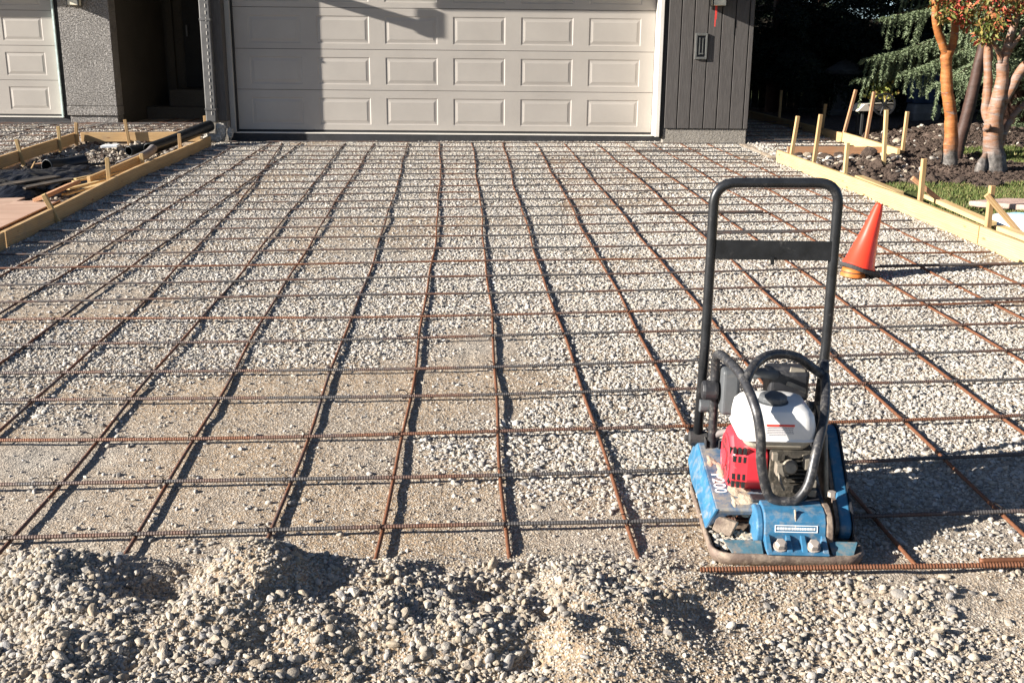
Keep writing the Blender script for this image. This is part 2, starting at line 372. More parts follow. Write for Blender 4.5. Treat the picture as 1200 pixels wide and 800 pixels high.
def earth(x, y):
    """everything outside the forms, lying under the gravel inside them"""
    x = np.asarray(x, float); y = np.asarray(y, float); z = G(x, y)
    inside = (x > lbx(y)-.02) & (x < rbx(y)+.02) & (y < 15.2)
    n = fbm(x, y, .5, 41, 4)-.5; n2 = fbm(x, y, .13, 43, 3)-.5
    pl = (x < lbx(y)-.02) & (x > -5.62) & (y > 3) & (y < 14.75)          # planter bed on the left
    z = z + np.where(pl, -.045 + n*.12 + n2*.05, 0)
    rt = (x > rbx(y)+.02) & (y < 13.1)
    z = z + np.where(rt, -.03 + n*.05 + n2*.015, 0)
    z = z + np.where(rt, dome(x, y, 4.25, 11.9, .5, .7, .07)*(1+2.2*n2) + dome(x, y, 5.35, 11.9, 1.2, .9, .09) + n2*.1*np.exp(-((x-4.3)/.6)**2-((y-11.6)/.9)**2), 0)
    far = (x > 4.78) & (y > 12.6)
    z = z + np.where(far, dome(x, y, 6.3, 14.0, 1.0, 1.2, .22) + dome(x, y, 9, 16, 3, 3, .2) + n2*.06*np.exp(-((x-6)/1.5)**2), 0)
    drv = ((x < -5.6) | (y > 14.75)) & (x < 4.8) & ~inside
    z = z + np.where(drv, n2*.02, 0)
    z = np.where(inside, z-.07, z)
    z = z - np.where((y < 3.2) & ~inside, .03, 0)
    return z
def zone(x, y):
    x = np.asarray(x); y = np.asarray(y); z = np.zeros(x.shape)
    inside = (x > lbx(y)-.02) & (x < rbx(y)+.02)
    grav = inside | (x < -5.62) | ((y > 14.7) & (x < 4.78)) | ((x > 3.3) & (x < 4.78) & (y > 13.1)) | (y < 3.0)
    z = np.where(grav, 0, 1)                                               # 1 soil
    w = fbm(x, y, .5, 51, 3)-.5
    rt = ~grav & (x > 3.3)
    lawn = rt & (((y < 10.9 + w*1.2) & (x > 3.95+w*.3)) | ((x > 5.45+w*.3) & (y < 13.0)))
    mul = rt & ((((x-5.25)/.95)**2 + ((y-11.75)/(.95+w*.6))**2) < 1)
    z = np.where(lawn, 2, z); z = np.where(mul, 3, z); z = np.where(rt & (x > 4.8) & (y > 13.0), 3, z)
    return z
near_x = np.concatenate([np.linspace(-14, -6.2, 40)[:-1], np.arange(-6.2, -3.55, .045), np.linspace(-3.5, 3.2, 40), np.arange(3.25, 7.4, .045), np.linspace(7.45, 16, 40)])
near_y = np.concatenate([np.linspace(-3, 6, 60)[:-1], np.arange(6, 15.2, .055), np.linspace(15.25, 26, 70)])
tag(grid_mesh('ground', near_x, near_y, earth, [M['gravel'], M['soil'], M['turf'], M['mulch']], zone), kind='structure')
def outer(name, xs, ys):
    tag(grid_mesh(name, xs, ys, lambda x, y: G(x, y)-.02, [M['turf']]), kind='structure')
# land beyond, one sheet round the site out to the horizon
def far_land():
    mb = MB(); e = [-3000, -400, -60, -14, 16, 60, 400, 3000]; ex = e; ey = [-3000, -400, -60, -3, 26, 70, 400, 3000]
    for i in range(7):
        for j in range(7):
            if i == 3 and j == 3: continue
            q = [(ex[i],ey[j]),(ex[i+1],ey[j]),(ex[i+1],ey[j+1]),(ex[i],ey[j+1])]
            mb.add([(a, b, g(a, b)-.03) for a, b in q], [(0,1,2,3)])
    return tag(mb.build('terrain', M['turf']), kind='structure')
far_land()

bx = np.concatenate([np.linspace(-6, -2.3, 75)[:-1], np.arange(-2.3, 2.5, .022), np.linspace(2.5, 6, 75)])
by = np.concatenate([np.linspace(.2, 1.9, 40)[:-1], np.arange(1.9, 3.6, .018), np.arange(3.6, 7, .035), np.arange(7, 14.8, .07), [14.82]])
def clipx(x, y):  # keep the sheet between the forms once past the heap
    return x
def bed_sheet():
    X, Y = np.meshgrid(bx, by)
    lo = np.where(Y > 3.25, lbx(Y)-.01, -6); hi = np.where(Y > 3.25, rbx(Y)+.01, 6)
    lo = np.where(Y > 3.0, np.maximum(lo, -6+(Y-3.0)*9.3), lo); hi = np.where(Y > 3.0, np.minimum(hi, 6-(Y-3.0)*9.3), hi)
    lo = np.where(Y > 3.25, lbx(Y)-.01, lo); hi = np.where(Y > 3.25, rbx(Y)+.01, hi)
    Xc = np.clip(X, lo, hi); 
    nx, ny = len(bx), len(by); Z = bedz(Xc, Y); V = np.stack([Xc, Y, Z], -1).reshape(-1, 3)
    i = np.arange(nx-1)[None] + np.arange(ny-1)[:, None]*nx; F = np.stack([i, i+1, i+1+nx, i+nx], -1).reshape(-1, 4)
    w = Xc.ravel(); keep = (w[F[:,1]]-w[F[:,0]] > 1e-6) | (w[F[:,2]]-w[F[:,3]] > 1e-6); F = F[keep]
    me = bpy.data.meshes.new('gravel_bed'); me.from_pydata(V.tolist(), [], F.tolist()); me.materials.append(M['gravel'])
    me.polygons.foreach_set('use_smooth', [True]*len(me.polygons)); me.update()
    o = bpy.data.objects.new('gravel_bed', me); COL.objects.link(o); return tag(o, kind='structure')
bed_sheet()

# ------------------------------------------------------------------ loose stones (nobody could count them)
def stone_group(mat, name, seed, angular=.7):
    ng = bpy.data.node_groups.new(name, 'GeometryNodeTree')
    ng.interface.new_socket('Geometry', in_out='INPUT', socket_type='NodeSocketGeometry'); ng.interface.new_socket('Geometry', in_out='OUTPUT', socket_type='NodeSocketGeometry')
    N = ng.nodes.new; L = ng.links.new; gi = N('NodeGroupInput'); go = N('NodeGroupOutput')
    join = N('GeometryNodeGeometryToInstance')
    for k in range(7):
        ico = N('GeometryNodeMeshIcoSphere'); ico.inputs['Radius'].default_value = 1; ico.inputs['Subdivisions'].default_value = 3 if k % 2 else 2
        pos = N('GeometryNodeInputPosition'); nz = N('ShaderNodeTexNoise'); nz.noise_dimensions = '4D'; nz.inputs['W'].default_value = seed+k*3.7
        nz.inputs['Scale'].default_value = .75; nz.inputs['Detail'].default_value = 1.2
        L(pos.outputs[0], nz.inputs['Vector'])
        sub = N('ShaderNodeVectorMath'); sub.operation = 'SUBTRACT'; sub.inputs[1].default_value = (.5,.5,.5); L(nz.outputs['Color'], sub.inputs[0])
        scl = N('ShaderNodeVectorMath'); scl.operation = 'SCALE'; scl.inputs['Scale'].default_value = angular*(1.6 if k > 3 else 1.1); L(sub.outputs[0], scl.inputs[0])
        sp = N('GeometryNodeSetPosition'); L(ico.outputs[0], sp.inputs['Geometry']); L(scl.outputs[0], sp.inputs['Offset'])
        sm = N('GeometryNodeSetShadeSmooth'); sm.inputs['Shade Smooth'].default_value = bool(k % 2); L(sp.outputs[0], sm.inputs[0])
        st = N('GeometryNodeSetMaterial'); st.inputs['Material'].default_value = mat; L(sm.outputs[0], st.inputs[0])
        L(st.outputs[0], join.inputs[0])
    iop = N('GeometryNodeInstanceOnPoints'); iop.inputs['Pick Instance'].default_value = True
    L(gi.outputs[0], iop.inputs['Points']); L(join.outputs[0], iop.inputs['Instance'])
    for nm, typ, sock in (('rot', 'FLOAT_VECTOR', 'Rotation'), ('scl', 'FLOAT_VECTOR', 'Scale'), ('idx', 'INT', 'Instance Index')):
        a = N('GeometryNodeInputNamedAttribute'); a.data_type = typ; a.inputs['Name'].default_value = nm; L(a.outputs[0], iop.inputs[sock])
    L(iop.outputs[0], go.inputs[0]); return ng
SG = stone_group(M['stone'], 'stones', 1., .85); SGP = stone_group(M['pebble'], 'pebbles', 4., .85)
def scatter(name, P, size, label=None, flat=.62, ng=SG):
    n = len(P); me = bpy.data.meshes.new(name); me.vertices.add(n); me.vertices.foreach_set('co', P.astype(np.float32).ravel())
    rot = np.stack([RNG.normal(0, .35, n), RNG.normal(0, .35, n), RNG.uniform(0, 6.28, n)], 1)
    s = size[:, None]*np.stack([RNG.uniform(.85, 1.45, n), RNG.uniform(.7, 1.05, n), RNG.uniform(flat-.15, flat+.25, n)], 1)
    for nm, a in (('rot', rot), ('scl', s)):
        at = me.attributes.new(nm, 'FLOAT_VECTOR', 'POINT'); at.data.foreach_set('vector', a.astype(np.float32).ravel())
    at = me.attributes.new('idx', 'INT', 'POINT'); at.data.foreach_set('value', RNG.integers(0, 7, n).astype(np.int32))
    o = bpy.data.objects.new(name, me); COL.objects.link(o); md = o.modifiers.new('stones', 'NODES'); md.node_group = ng
    return tag(o, label, 'gravel', kind='stuff')

def cand(n, x0, x1, y0, y1): return RNG.uniform(x0, x1, n), RNG.uniform(y0, y1, n)
S_P = []; S_S = []
def put(x, y, zf, size, sink=.3):
    z = zf(x, y) + size*(.62-sink*2*RNG.uniform(0, 1, len(x)))*.6
    S_P.append(np.stack([x, y, z], 1)); S_S.append(size)
def lognorm(n, med, sig, lo, hi): return np.clip(med*np.exp(RNG.normal(0, sig, n)), lo, hi)
# heap of round pebbles
x, y = cand(80000, -2.6, 3.4, 1.95, 3.22)
d = 1-sstep(2.86, 3.12, y+(fbm(x, y, .3, 61, 3)-.5)*.3)
d = d*np.interp(x, [-6, .4, .9, 1.3, 1.6, 6], [1, .95, .75, .6, .4, .5])*np.where(x > .15, .10+.90*sstep(.42, .58, fbm(x, y, .35, 68, 3)), 1)*(.30+.70*sstep(.40, .56, fbm(x, y, .45, 63, 3)))
k = RNG.uniform(size=len(x)) < d; x, y = x[k], y[k]
put(x, y, bedz, lognorm(len(x), .0054, .42, .0024, .013))
x, y = cand(2300, -2.6, 3.4, 1.95, 3.0); k = RNG.uniform(size=len(x)) < (1-sstep(2.75, 3.0, y))*np.where(x > .15, .15+.85*sstep(.45, .6, fbm(x, y, .35, 68, 3)), 1); x, y = x[k], y[k]
put(x, y, bedz, lognorm(len(x), .0105, .25, .008, .019), .15)
x, y = cand(52000, -2.4, 3.2, 1.95, 3.2); k = RNG.uniform(size=len(x)) < (1-sstep(2.95, 3.2, y))*np.where(x > .7, sstep(.42, .6, fbm(x, y, .4, 67, 3)), 1); x, y = x[k], y[k]
put(x, y, bedz, lognorm(len(x), .0032, .35, .0018, .006))
scatter('gravel_heap', np.concatenate(S_P), np.concatenate(S_S), 'heap of mixed brown and grey pebbles along the front edge of the driveway', ng=SGP); S_P, S_S = [], []
# crushed stone inside the forms: dense and pale further back, sandy near the street on the left
def dens(x, y):
    n = fbm(x, y, .8, 71, 4); s = sstep(.39, .63, n + .11*sstep(4.2, 6.0, y) + .06*sstep(-.2, 1.6, x) - .17*(1-sstep(3.8, 5.4, y))*(1-sstep(-.1, .9, x)) - .05*(1-sstep(3.2, 4.2, y)))
    lo = .05+.16*sstep(5.2, 7.5, y); return lo+(1-lo)*s
def driveway_stones(n, y0, y1, med, sig, hi):
    x, y = cand(n, -4.0, 3.8, y0, y1); k = (RNG.uniform(size=n) < dens(x, y)) & (x > lbx(y)+.01) & (x < rbx(y)-.01); x, y = x[k], y[k]
    put(x, y, bedz, lognorm(len(x), med, sig, .0022, hi))
driveway_stones(190000, 3.05, 6.2, .0049, .40, .016)
driveway_stones(150000, 6.2, 9.6, .0060, .34, .015)
driveway_stones(120000, 9.6, 14.75, .0074, .32, .016)
x, y = cand(45000, -2.6, 3.6, 3.05, 5.2); k = fbm(x, y, .5, 77, 3) > .58; x, y = x[k], y[k]
GRIT = (x, y)
# left drive, entry path and side path
x, y = cand(16000, -10, -5.7, 11.5, 17.5); put(x, y, earth, lognorm(len(x), .011, .3, .006, .025))
x, y = cand(9000, -6.1, 4.7, 14.8, 18); k = (x < -3.85) | (x > 3.5); put(x[k], y[k], earth, lognorm(k.sum(), .011, .3, .006, .025))
x, y = cand(3500, 3.45, 4.76, 13.1, 15.5); put(x, y, earth, lognorm(len(x), .011, .3, .006, .025))
# pebbles caught on the compactor plate are added with the machine
scatter('loose_gravel', np.concatenate(S_P), np.concatenate(S_S)); S_P, S_S = [], []; put(*GRIT, bedz, lognorm(len(GRIT[0]), .0026, .3, .0016, .0045)); scatter('sand_grit', np.concatenate(S_P), np.concatenate(S_S), 'brown sandy grit on the compacted driveway near the heap', ng=SGP)
# rubble in the planting beds
S_P, S_S = [], []
x, y = cand(7000, -5.6, -3.85, 8, 14.7); k = RNG.uniform(size=len(x)) < .25+.75*sstep(11.8, 13.5, y); put(x[k], y[k], earth, lognorm(k.sum(), .0085, .5, .004, .03))
x, y = cand(60, -5.5, -3.95, 13.7, 14.6); put(x, y, earth, lognorm(len(x), .035, .35, .02, .075))
x, y = cand(420, 3.6, 4.6, 11.0, 13.0); put(x, y, earth, lognorm(len(x), .018, .5, .008, .05))
x, y = cand(45, 3.7, 4.6, 12.2, 13.0); put(x, y, earth, lognorm(len(x), .04, .3, .025, .07))
x, y = cand(160, 4.6, 6.6, 12.2, 15.4); put(x, y, earth, lognorm(len(x), .016, .5, .008, .06))
scatter('rubble', np.concatenate(S_P), np.concatenate(S_S), ng=SGP)
# dark soil crumbs and bark mulch
SGD = stone_group(M['mulch'], 'crumbs', 9., 1.1)
S_P, S_S = [], []
x, y = cand(9000, 4.0, 7.4, 10.5, 13.6); k = zone(x, y) == 3; put(x[k], y[k], earth, lognorm(k.sum(), .0095, .45, .004, .025))
x, y = cand(1300, -5.6, -3.85, 8, 14.7); put(x, y, earth, lognorm(len(x), .013, .5, .006, .05))
x, y = cand(3500, 3.65, 5.2, 10.4, 13.0); k = zone(x, y) == 1; put(x[k], y[k], earth, lognorm(k.sum(), .016, .6, .006, .08))
x, y = cand(3500, 4.9, 7.2, 12.9, 15.6); put(x, y, earth, lognorm(len(x), .012, .5, .006, .04))
o = scatter('soil_crumbs', np.concatenate(S_P), np.concatenate(S_S), ng=SGD); o['category'] = 'soil'
o['label'] = 'dark crumbs of soil and bark mulch in the planting beds'
bpy.data.objects['loose_gravel']['label'] = 'pale crushed stone spread over the driveway under the rebar mesh'
bpy.data.objects['rubble']['label'] = 'pale rubble stones scattered over the dug planting beds'; bpy.data.objects['rubble']['category'] = 'rubble'

def blades(name, n, x0, x1, y0, y1, zn, h, mat, label, cat):
    x, y = cand(n, x0, x1, y0, y1); k = (zone(x, y) == zn) & (fbm(x, y, .25, 81, 3) > .36); x, y = x[k], y[k]; n = len(x); z = earth(x, y)
    a = RNG.uniform(0, 6.28, n); hh = h*RNG.uniform(.5, 1.2, n); w = .005+.003*RNG.uniform(size=n); l = RNG.normal(0, .35, (n, 2))*hh[:, None]
    A = np.stack([x-np.cos(a)*w, y-np.sin(a)*w, z-.005], 1); B = np.stack([x+np.cos(a)*w, y+np.sin(a)*w, z-.005], 1); C = np.stack([x+l[:,0], y+l[:,1], z+hh], 1)
    V = np.stack([A, B, C], 1).reshape(-1, 3); me = bpy.data.meshes.new(name); me.vertices.add(len(V)); me.vertices.foreach_set('co', V.ravel())
    me.loops.add(3*n); me.loops.foreach_set('vertex_index', np.arange(3*n, dtype=np.int32)); me.polygons.add(n)
    me.polygons.foreach_set('loop_start', np.arange(0, 3*n, 3, dtype=np.int32)); me.polygons.foreach_set('loop_total', np.full(n, 3, np.int32)); me.materials.append(mat); me.update(); me.validate()
    o = bpy.data.objects.new(name, me); COL.objects.link(o); return tag(o, label, cat, kind='stuff')
blades('lawn_grass', 150000, 3.8, 9.5, 7.6, 13.2, 2, .032, M['grass'], 'short green lawn grass behind the right form boards', 'grass')
# ------------------------------------------------------------------ reinforcing mesh
def rebar_mesh(name, pts, mat, r=.0078, step=.011, parent=None, ribs=True, rz=.0006):
    """a ribbed bar along a polyline"""
    P = np.array(pts, float); seg = np.linalg.norm(np.diff(P, axis=0), axis=1); t = np.concatenate([[0], np.cumsum(seg)])
    n = max(2, int(t[-1]/step)) if ribs else max(2, int(t[-1]/.12)); u = np.linspace(0, t[-1], n)
    Q = np.stack([np.interp(u, t, P[:, k]) for k in range(3)], 1)
    T = np.gradient(Q, axis=0); T /= np.linalg.norm(T, axis=1)[:, None]; up = np.array([0, 0, 1.]); S = np.cross(T, up); S /= np.linalg.norm(S, axis=1)[:, None]; U = np.cross(S, T)
    sd = 7; rr = r + (rz*np.where(np.arange(n) % 2 == 0, 1, -1) if ribs else 0)*np.ones(n); a = 2*np.pi*np.arange(sd)/sd
    V = Q[:, None] + rr[:, None, None]*(S[:, None]*np.cos(a)[None, :, None] + U[:, None]*np.sin(a)[None, :, None]); V = V.reshape(-1, 3)
    i = np.arange(n-1)[:, None]*sd; k = np.arange(sd)[None]; k2 = (k+1) % sd
    F = np.stack([i+k, i+sd+k, i+sd+k2, i+k2], -1).reshape(-1, 4)
    o0 = Q[0]; V = V-o0
    me = bpy.data.meshes.new(name); me.vertices.add(len(V)); me.vertices.foreach_set('co', V.ravel())
    caps = [np.arange(sd), np.arange((n-1)*sd, n*sd)[::-1]]
    nl = F.size + 2*sd; me.loops.add(nl); me.loops.foreach_set('vertex_index', np.concatenate([F.ravel()] + caps).astype(np.int32))
    me.polygons.add(len(F)+2); me.polygons.foreach_set('loop_start', np.concatenate([np.arange(0, F.size, 4), [F.size, F.size+sd]]).astype(np.int32))
    me.polygons.foreach_set('loop_total', np.concatenate([np.full(len(F), 4), [sd, sd]]).astype(np.int32)); me.materials.append(mat)
    me.polygons.foreach_set('use_smooth', np.full(len(F)+2, step > .006)); me.update(); me.validate()
    o = bpy.data.objects.new(name, me); COL.objects.link(o); o.location = o0
    if parent is not None: o.parent = parent
    return o
TB = [(0.0026,0.0071,3.272),(0.0095,0.0151,3.683),(0.0104,0.0053,4.103),(0.0086,-0.0016,4.564),(0.0108,0.0053,4.955),(0.0031,0.0047,5.466),(0.01,-0.0134,5.884),(-0.0008,-0.0056,6.385),(0.0036,0.009,6.819),(0.0023,-0.0043,7.261),(-0.0002,-0.0108,7.699),(0.0,0.0014,8.172),(0.0,-0.0101,8.57),(0.0,-0.0076,8.979),(0.0,-0.0156,9.427),(0.0,-0.0083,9.82),(0.0,0.0047,10.253),(0.0,0.0188,10.65),(0.0,0.0181,11.085),(0.0,-0.0064,11.493),(0.0,-0.008,11.894),(0.0,-0.0076,12.332),(0.0,-0.038,12.644),(0.0,-0.0255,13.015),(0.0,-0.038,13.426),(0.0,-0.038,13.91),(0.0,-0.038,14.419)]
LB = [(0.0,-0.006,-3.689),(0.0,-0.006,-3.283),(0.0,-0.006,-2.876),(0.0,-0.006,-2.47),(-0.00501,0.0202,-2.063),(-0.00089,-0.0172,-1.538),(0.00109,-0.0539,-1.021),(-0.0016,-0.0069,-0.701),(-0.00244,0.0125,-0.377),(-0.00085,-0.0137,0.107),(0.00101,-0.0465,0.611),(-0.00037,-0.016,0.893),(0.00046,-0.0381,1.426),(-0.00147,-0.005,1.767),(0.00072,-0.0487,2.341),(0.00105,-0.065,2.869),(0.00105,-0.068,3.279),(0.00105,-0.071,3.69)]
def ordinal(n):
    w = ['nearest','second','third','fourth','fifth','sixth','seventh','eighth','ninth','tenth','eleventh','twelfth','thirteenth','fourteenth','fifteenth','sixteenth','seventeenth','eighteenth','nineteenth','twentieth','twenty-first','twenty-second','twenty-third','twenty-fourth','twenty-fifth','twenty-sixth','twenty-seventh','twenty-eighth']
    return w[n]
rr_ = random.Random(3)
TG, LG = 'crosswise bars of the driveway mesh', 'lengthwise bars of the driveway mesh'
# the bar right in front of the compactor
xs = np.linspace(.64, 3.55, 20); pts = [(x, 2.922 + .004*math.sin(x*2), g(x, 2.922)+.038+.003*math.sin(x*3)) for x in xs]
tag(rebar_mesh('rebar', pts, M['rebar_r'], .0085, .0048, rz=.001), 'orange rusty rebar lying across the gravel right in front of the plate compactor', 'rebar', TG)
tag(rebar_mesh('rebar', [(x, 2.940, g(x, 2.94)+.041) for x in (1.50, 2.2, 3.0)], M['rebar_r'], .0085), 'short rusty rebar end lapped beside the front bar, right of the compactor', 'rebar', TG)
def tee(bar, i, y0, n0):
    pass
for i, (a, b, c) in enumerate(TB):
    y0 = c; x0 = float(lbx(y0)) + rr_.uniform(.04, .2); x1 = float(rbx(y0)) - rr_.uniform(.05, .22)
    if y0 < 4: x0 = -3.5
    xs = np.linspace(x0, x1, 40); q = np.array([a*min(max(x, -2.6), 3.4)**2 + b*x + c for x in xs])
    ph = rr_.uniform(0, 6); pts = [(x, y + .004*math.sin(x*1.3+ph), g(x, y)+.031+.003*math.sin(x*2.1+ph)) for x, y in zip(xs, q)]
    o = rebar_mesh('rebar', pts, M['rebar_t'] if i not in (2, 6, 9) else M['rebar_l'], .0073, .0048 if c < 6 else .008 if c < 9 else .02)
    where = ' counted from the gravel heap' if i < 14 else ' counted back from the gravel heap toward the garage'
    if i == 0: lab = 'long grey-brown ribbed rebar across the driveway, nearest full row behind the gravel heap'
    elif i == len(TB)-1: lab = 'crosswise rebar right along the garage door threshold, last row of the mesh'
    else: lab = 'crosswise ribbed rebar, ' + ordinal(i) + ' row' + where
    tag(o, lab, 'rebar', TG)
    if y0 < 6.2:  # twisted tie wires at the crossings
        for (la, lb, lc) in LB[2:-1]:
            yy = y0; xx = la*yy*yy+lb*yy+lc
            yy = a*xx*xx+b*xx+c; xx = la*yy*yy+lb*yy+lc; z = g(xx, yy)+.031
            if not (x0+.02 < xx < x1-.02): continue
            an = rr_.uniform(-.5, .5); r = .0115; w = MB()
            w.tube([(xx-.016, yy-.012, z-.012), (xx-.008, yy-.004, z+.008), (xx, yy, z+r), (xx+.010, yy+.006, z+.006), (xx+.017, yy+.012, z-.012)], .0016, 5)
            w.tube([(xx-.004, yy, z+r), (xx-.014-.01*an, yy+.012, z+.020), (xx-.026-.012*an, yy+.010+.02*an, z+.024)], .0016, 5)
            w.tube([(xx-.004, yy, z+r), (xx-.020, yy+.018, z+.018), (xx-.033, yy+.014-.01*an, z+.020)], .0014, 5)
            t = w.build('wire_tie', M['wire'], None); t.location = tuple(-Vector(pts[0])); t.parent = o
for i, (a, b, c) in enumerate(LB):
    ya, yb = (3.3 if i == 11 else 2.97 if i < 14 else 2.86), 14.42 + rr_.uniform(-.03, .12)
    ys = np.linspace(ya, yb, 90); ph = rr_.uniform(0, 6)
    P = []
    for y in ys:
        x = a*y*y+b*y+c
        if x < lbx(y)+.05 or x > rbx(y)-.05: continue
        P.append((x + .007*math.sin(y*1.7+ph)+.004*math.sin(y*4.1+2*ph), y, g(x, y)+.015+.003*math.sin(y*2.3+ph)))
    if len(P) < 4: continue
    o = rebar_mesh('rebar', P, M['rebar_l'] if i < 8 else M['rebar_r'], .0072, .014)
    if i == 11: lab = 'lengthwise rusty rebar running back from under the left side of the compactor'
    else:
        k = i if i < 9 else None
        lab = ('rusty rebar running toward the garage, %s from the left form board' % ordinal(i).replace('nearest', 'first')) if i < 9 else ('rusty orange rebar running toward the garage, %s from the right form board' % ordinal(len(LB)-1-i).replace('nearest', 'first'))
    tag(o, lab, 'rebar', LG)
# short lap bars on the right
for (xa, xb, y, lab) in [(2.36, 3.35, 5.93, 'short dark rusty lap bar right of the compactor handle'), (1.30, 2.30, 8.94, 'short dark lap bar seen through the compactor handle, below its top rail'),
                         (1.62, 2.45, 8.02, 'short lap bar seen through the compactor handle, just above its cross plate'), (2.55, 3.50, 6.82, 'short rusty lap bar just behind the orange cone'), (1.78, 2.6, 13.35, 'short lap bar near the right corner of the garage')]:
    tag(rebar_mesh('rebar', [(x, y, g(x, y)+.050) for x in np.linspace(xa, xb, 8)], M['rebar_t'], .009), lab, 'rebar', 'short lap bars on the mesh')
# mesh in front of the left garage and in the entry path
EG = 'bars of the entry path mesh'
for i, y in enumerate([12.2, 12.65, 13.1, 13.5, 13.95, 14.35]):
    tag(rebar_mesh('rebar', [(x, y-.02*x*.1, float(earth(x, y))+.05) for x in np.linspace(-9.6, -5.75, 14)], M['rebar_t'], .0085, ribs=False), 'crosswise bar of the left drive, %s from the front' % ordinal(i).replace('nearest', 'first'), 'rebar', EG)
for i, y in enumerate([15.05, 15.5, 15.95, 16.4, 16.85, 17.2]):
    tag(rebar_mesh('rebar', [(x, y, float(earth(x, y))+.05) for x in np.linspace(-9.6, -4.0, 18)], M['rebar_t'], .0085, ribs=False), 'long bar across drive and entry path, %s row behind the front board' % ordinal(i).replace('nearest', 'first'), 'rebar', EG)
for i, x in enumerate([-8.6, -7.7, -6.8, -6.05]):
    tag(rebar_mesh('rebar', [(x, y, float(earth(x, y))+.033) for y in np.linspace(11.8, 17.3, 16)], M['rebar_l'], .0085, ribs=False), 'bar running toward the left garage door, %s from the left' % ordinal(i).replace('nearest', 'first'), 'rebar', EG)
for i, x in enumerate([-5.35, -5.0, -4.6, -4.25]):
    tag(rebar_mesh('rebar', [(x, y, float(earth(x, y))+.033) for y in np.linspace(14.85, 18.6, 12)], M['rebar_l'], .0085, ribs=False), 'bar running into the entry alcove, %s from the left' % ordinal(i).replace('nearest', 'first'), 'rebar', EG)
SGp = 'bars of the side path mesh'
for i, y in enumerate([13.4, 13.8, 14.2, 14.6, 15.1, 15.6, 16.2, 16.9, 17.7]):
    tag(rebar_mesh('rebar', [(x, y, float(earth(x, y))+.05) for x in np.linspace(3.55, 4.66, 5)], M['rebar_t'], .0085, ribs=False), 'crosswise bar in the side path beside the house, %s from the cross board' % ordinal(i).replace('nearest', 'first'), 'rebar', SGp)

# ------------------------------------------------------------------ timber forms and stakes
def board(name, p0, p1, w, h, mat, label, cat='board', group=None, roll=0., lift=0.):
    """plank along p0-p1 (centre of its bottom edge), w thick, h tall"""
    p0 = Vector(p0); p1 = Vector(p1); d = p1-p0; Lg = d.length; x = d.normalized(); y = Vector((0,0,1)).cross(x).normalized(); z = x.cross(y)
    mb = MB(); mb.box((0, -w/2, 0), (Lg, w/2, h)); o = mb.build(name, mat, None, bevel=.003, seg=1)
    Mx = Matrix((x, y, z)).transposed().to_4x4() @ Matrix.Rotation(roll, 4, 'X'); Mx.translation = p0; o.matrix_world = Mx
    return tag(o, label, cat, group)
def bend_board(name, fx, y0, y1, w, h, mat, label, group, side):
    """a form board following a gently curved line x = fx(y), standing on the gravel"""
    ys = np.linspace(y0, y1, 14); Rg = []; o0 = np.array([float(fx(ys[0])), ys[0], g(fx(ys[0]), ys[0])])
    for y in ys:
        x = float(fx(y)); z = g(x, y); a, b = (x, x+side*w)
        Rg.append([(y-o0[1], -(a-o0[0]), z-.02-o0[2]), (y-o0[1], -(b-o0[0]), z-.02-o0[2]), (y-o0[1], -(b-o0[0]), z+h-o0[2]), (y-o0[1], -(a-o0[0]), z+h-o0[2])])
    mb = MB(); mb.rings(Rg); o = mb.build(name, mat, None, bevel=.003, seg=1); o.location = o0; o.rotation_euler = (0, 0, R(90))
    return tag(o, label, 'form board', group)
FG = 'form boards around the driveway'
bend_board('form_board', rbx, 4.0, 7.68, .040, .135, M['wood_y'], 'bright form board at the right edge of the frame, in front of the board joint', FG, 1)
bend_board('form_board', rbx, 7.70, 12.6, .040, .135, M['wood_y'], 'long bright yellow form board along the right edge of the driveway', FG, 1)
bend_board('form_board', lbx, 4.0, 8.08, .040, .13, M['wood'], 'form board at the left frame edge, in front of the board joint', FG, -1)
bend_board('form_board', lbx, 8.10, 14.28, .040, .13, M['wood'], 'long form board along the left edge of the driveway, shading the gravel', FG, -1)
e = lambda x, y: float(earth(x, y))
board('form_board', (3.62, 13.13, g(3.6,13.1)-.0), (5.05, 13.10, g(5,13.1)-.0), .04, .115, M['wood_r'], 'reddish cross board behind the rubble with dark shadow patches', 'form board', FG)
board('form_board', (4.80, 12.62, g(4.8,12.6)+.01), (4.79, 14.62, g(4.8,14.6)+.01), .04, .135, M['wood_y'], 'sunlit yellow board edging the side path, next to the leaning stakes', 'form board', FG)
board('form_board', (4.79, 14.66, g(4.8,14.6)+.0), (4.62, 19.5, g(4.7,16)+.0), .04, .135, M['wood'], 'shaded board edging the side path far back beside the house', 'form board', FG)
board('form_board', (-5.62, 9.5, g(-5.6,9.5)-.0), (-5.60, 14.70, g(-5.6,14.7)-.0), .04, .135, M['wood'], 'form board between planting bed and left drive', 'form board', FG)
board('form_board', (-5.57, 14.74, g(-5.5,14.7)), (-3.98, 14.80, g(-4,14.8)), .04, .125, M['wood'], 'short form board across the front of the entry path', 'form board', FG)
def kick(p0, p1, lab, mat='wood_y'): board('kicker_board', p0, p1, .085, .035, M[mat], lab, 'board', 'loose boards outside the right form')
kick((3.66, 10.6, g(3.7,10.6)+.075), (3.66, 9.5, g(3.7,9.5)+.080), 'narrow yellow board on edge outside the right form, near the dark soil')
kick((3.84, 9.30, g(3.8,9.3)+.085), (3.79, 7.95, g(3.8,7.9)+.085), 'narrow yellow board outside the right form, between the two braced stakes')
kick((3.78, 7.80, g(3.8,7.8)+.085), (3.84, 6.2, g(3.8,6.2)+.085), 'narrow board outside the right form, at the right frame edge')
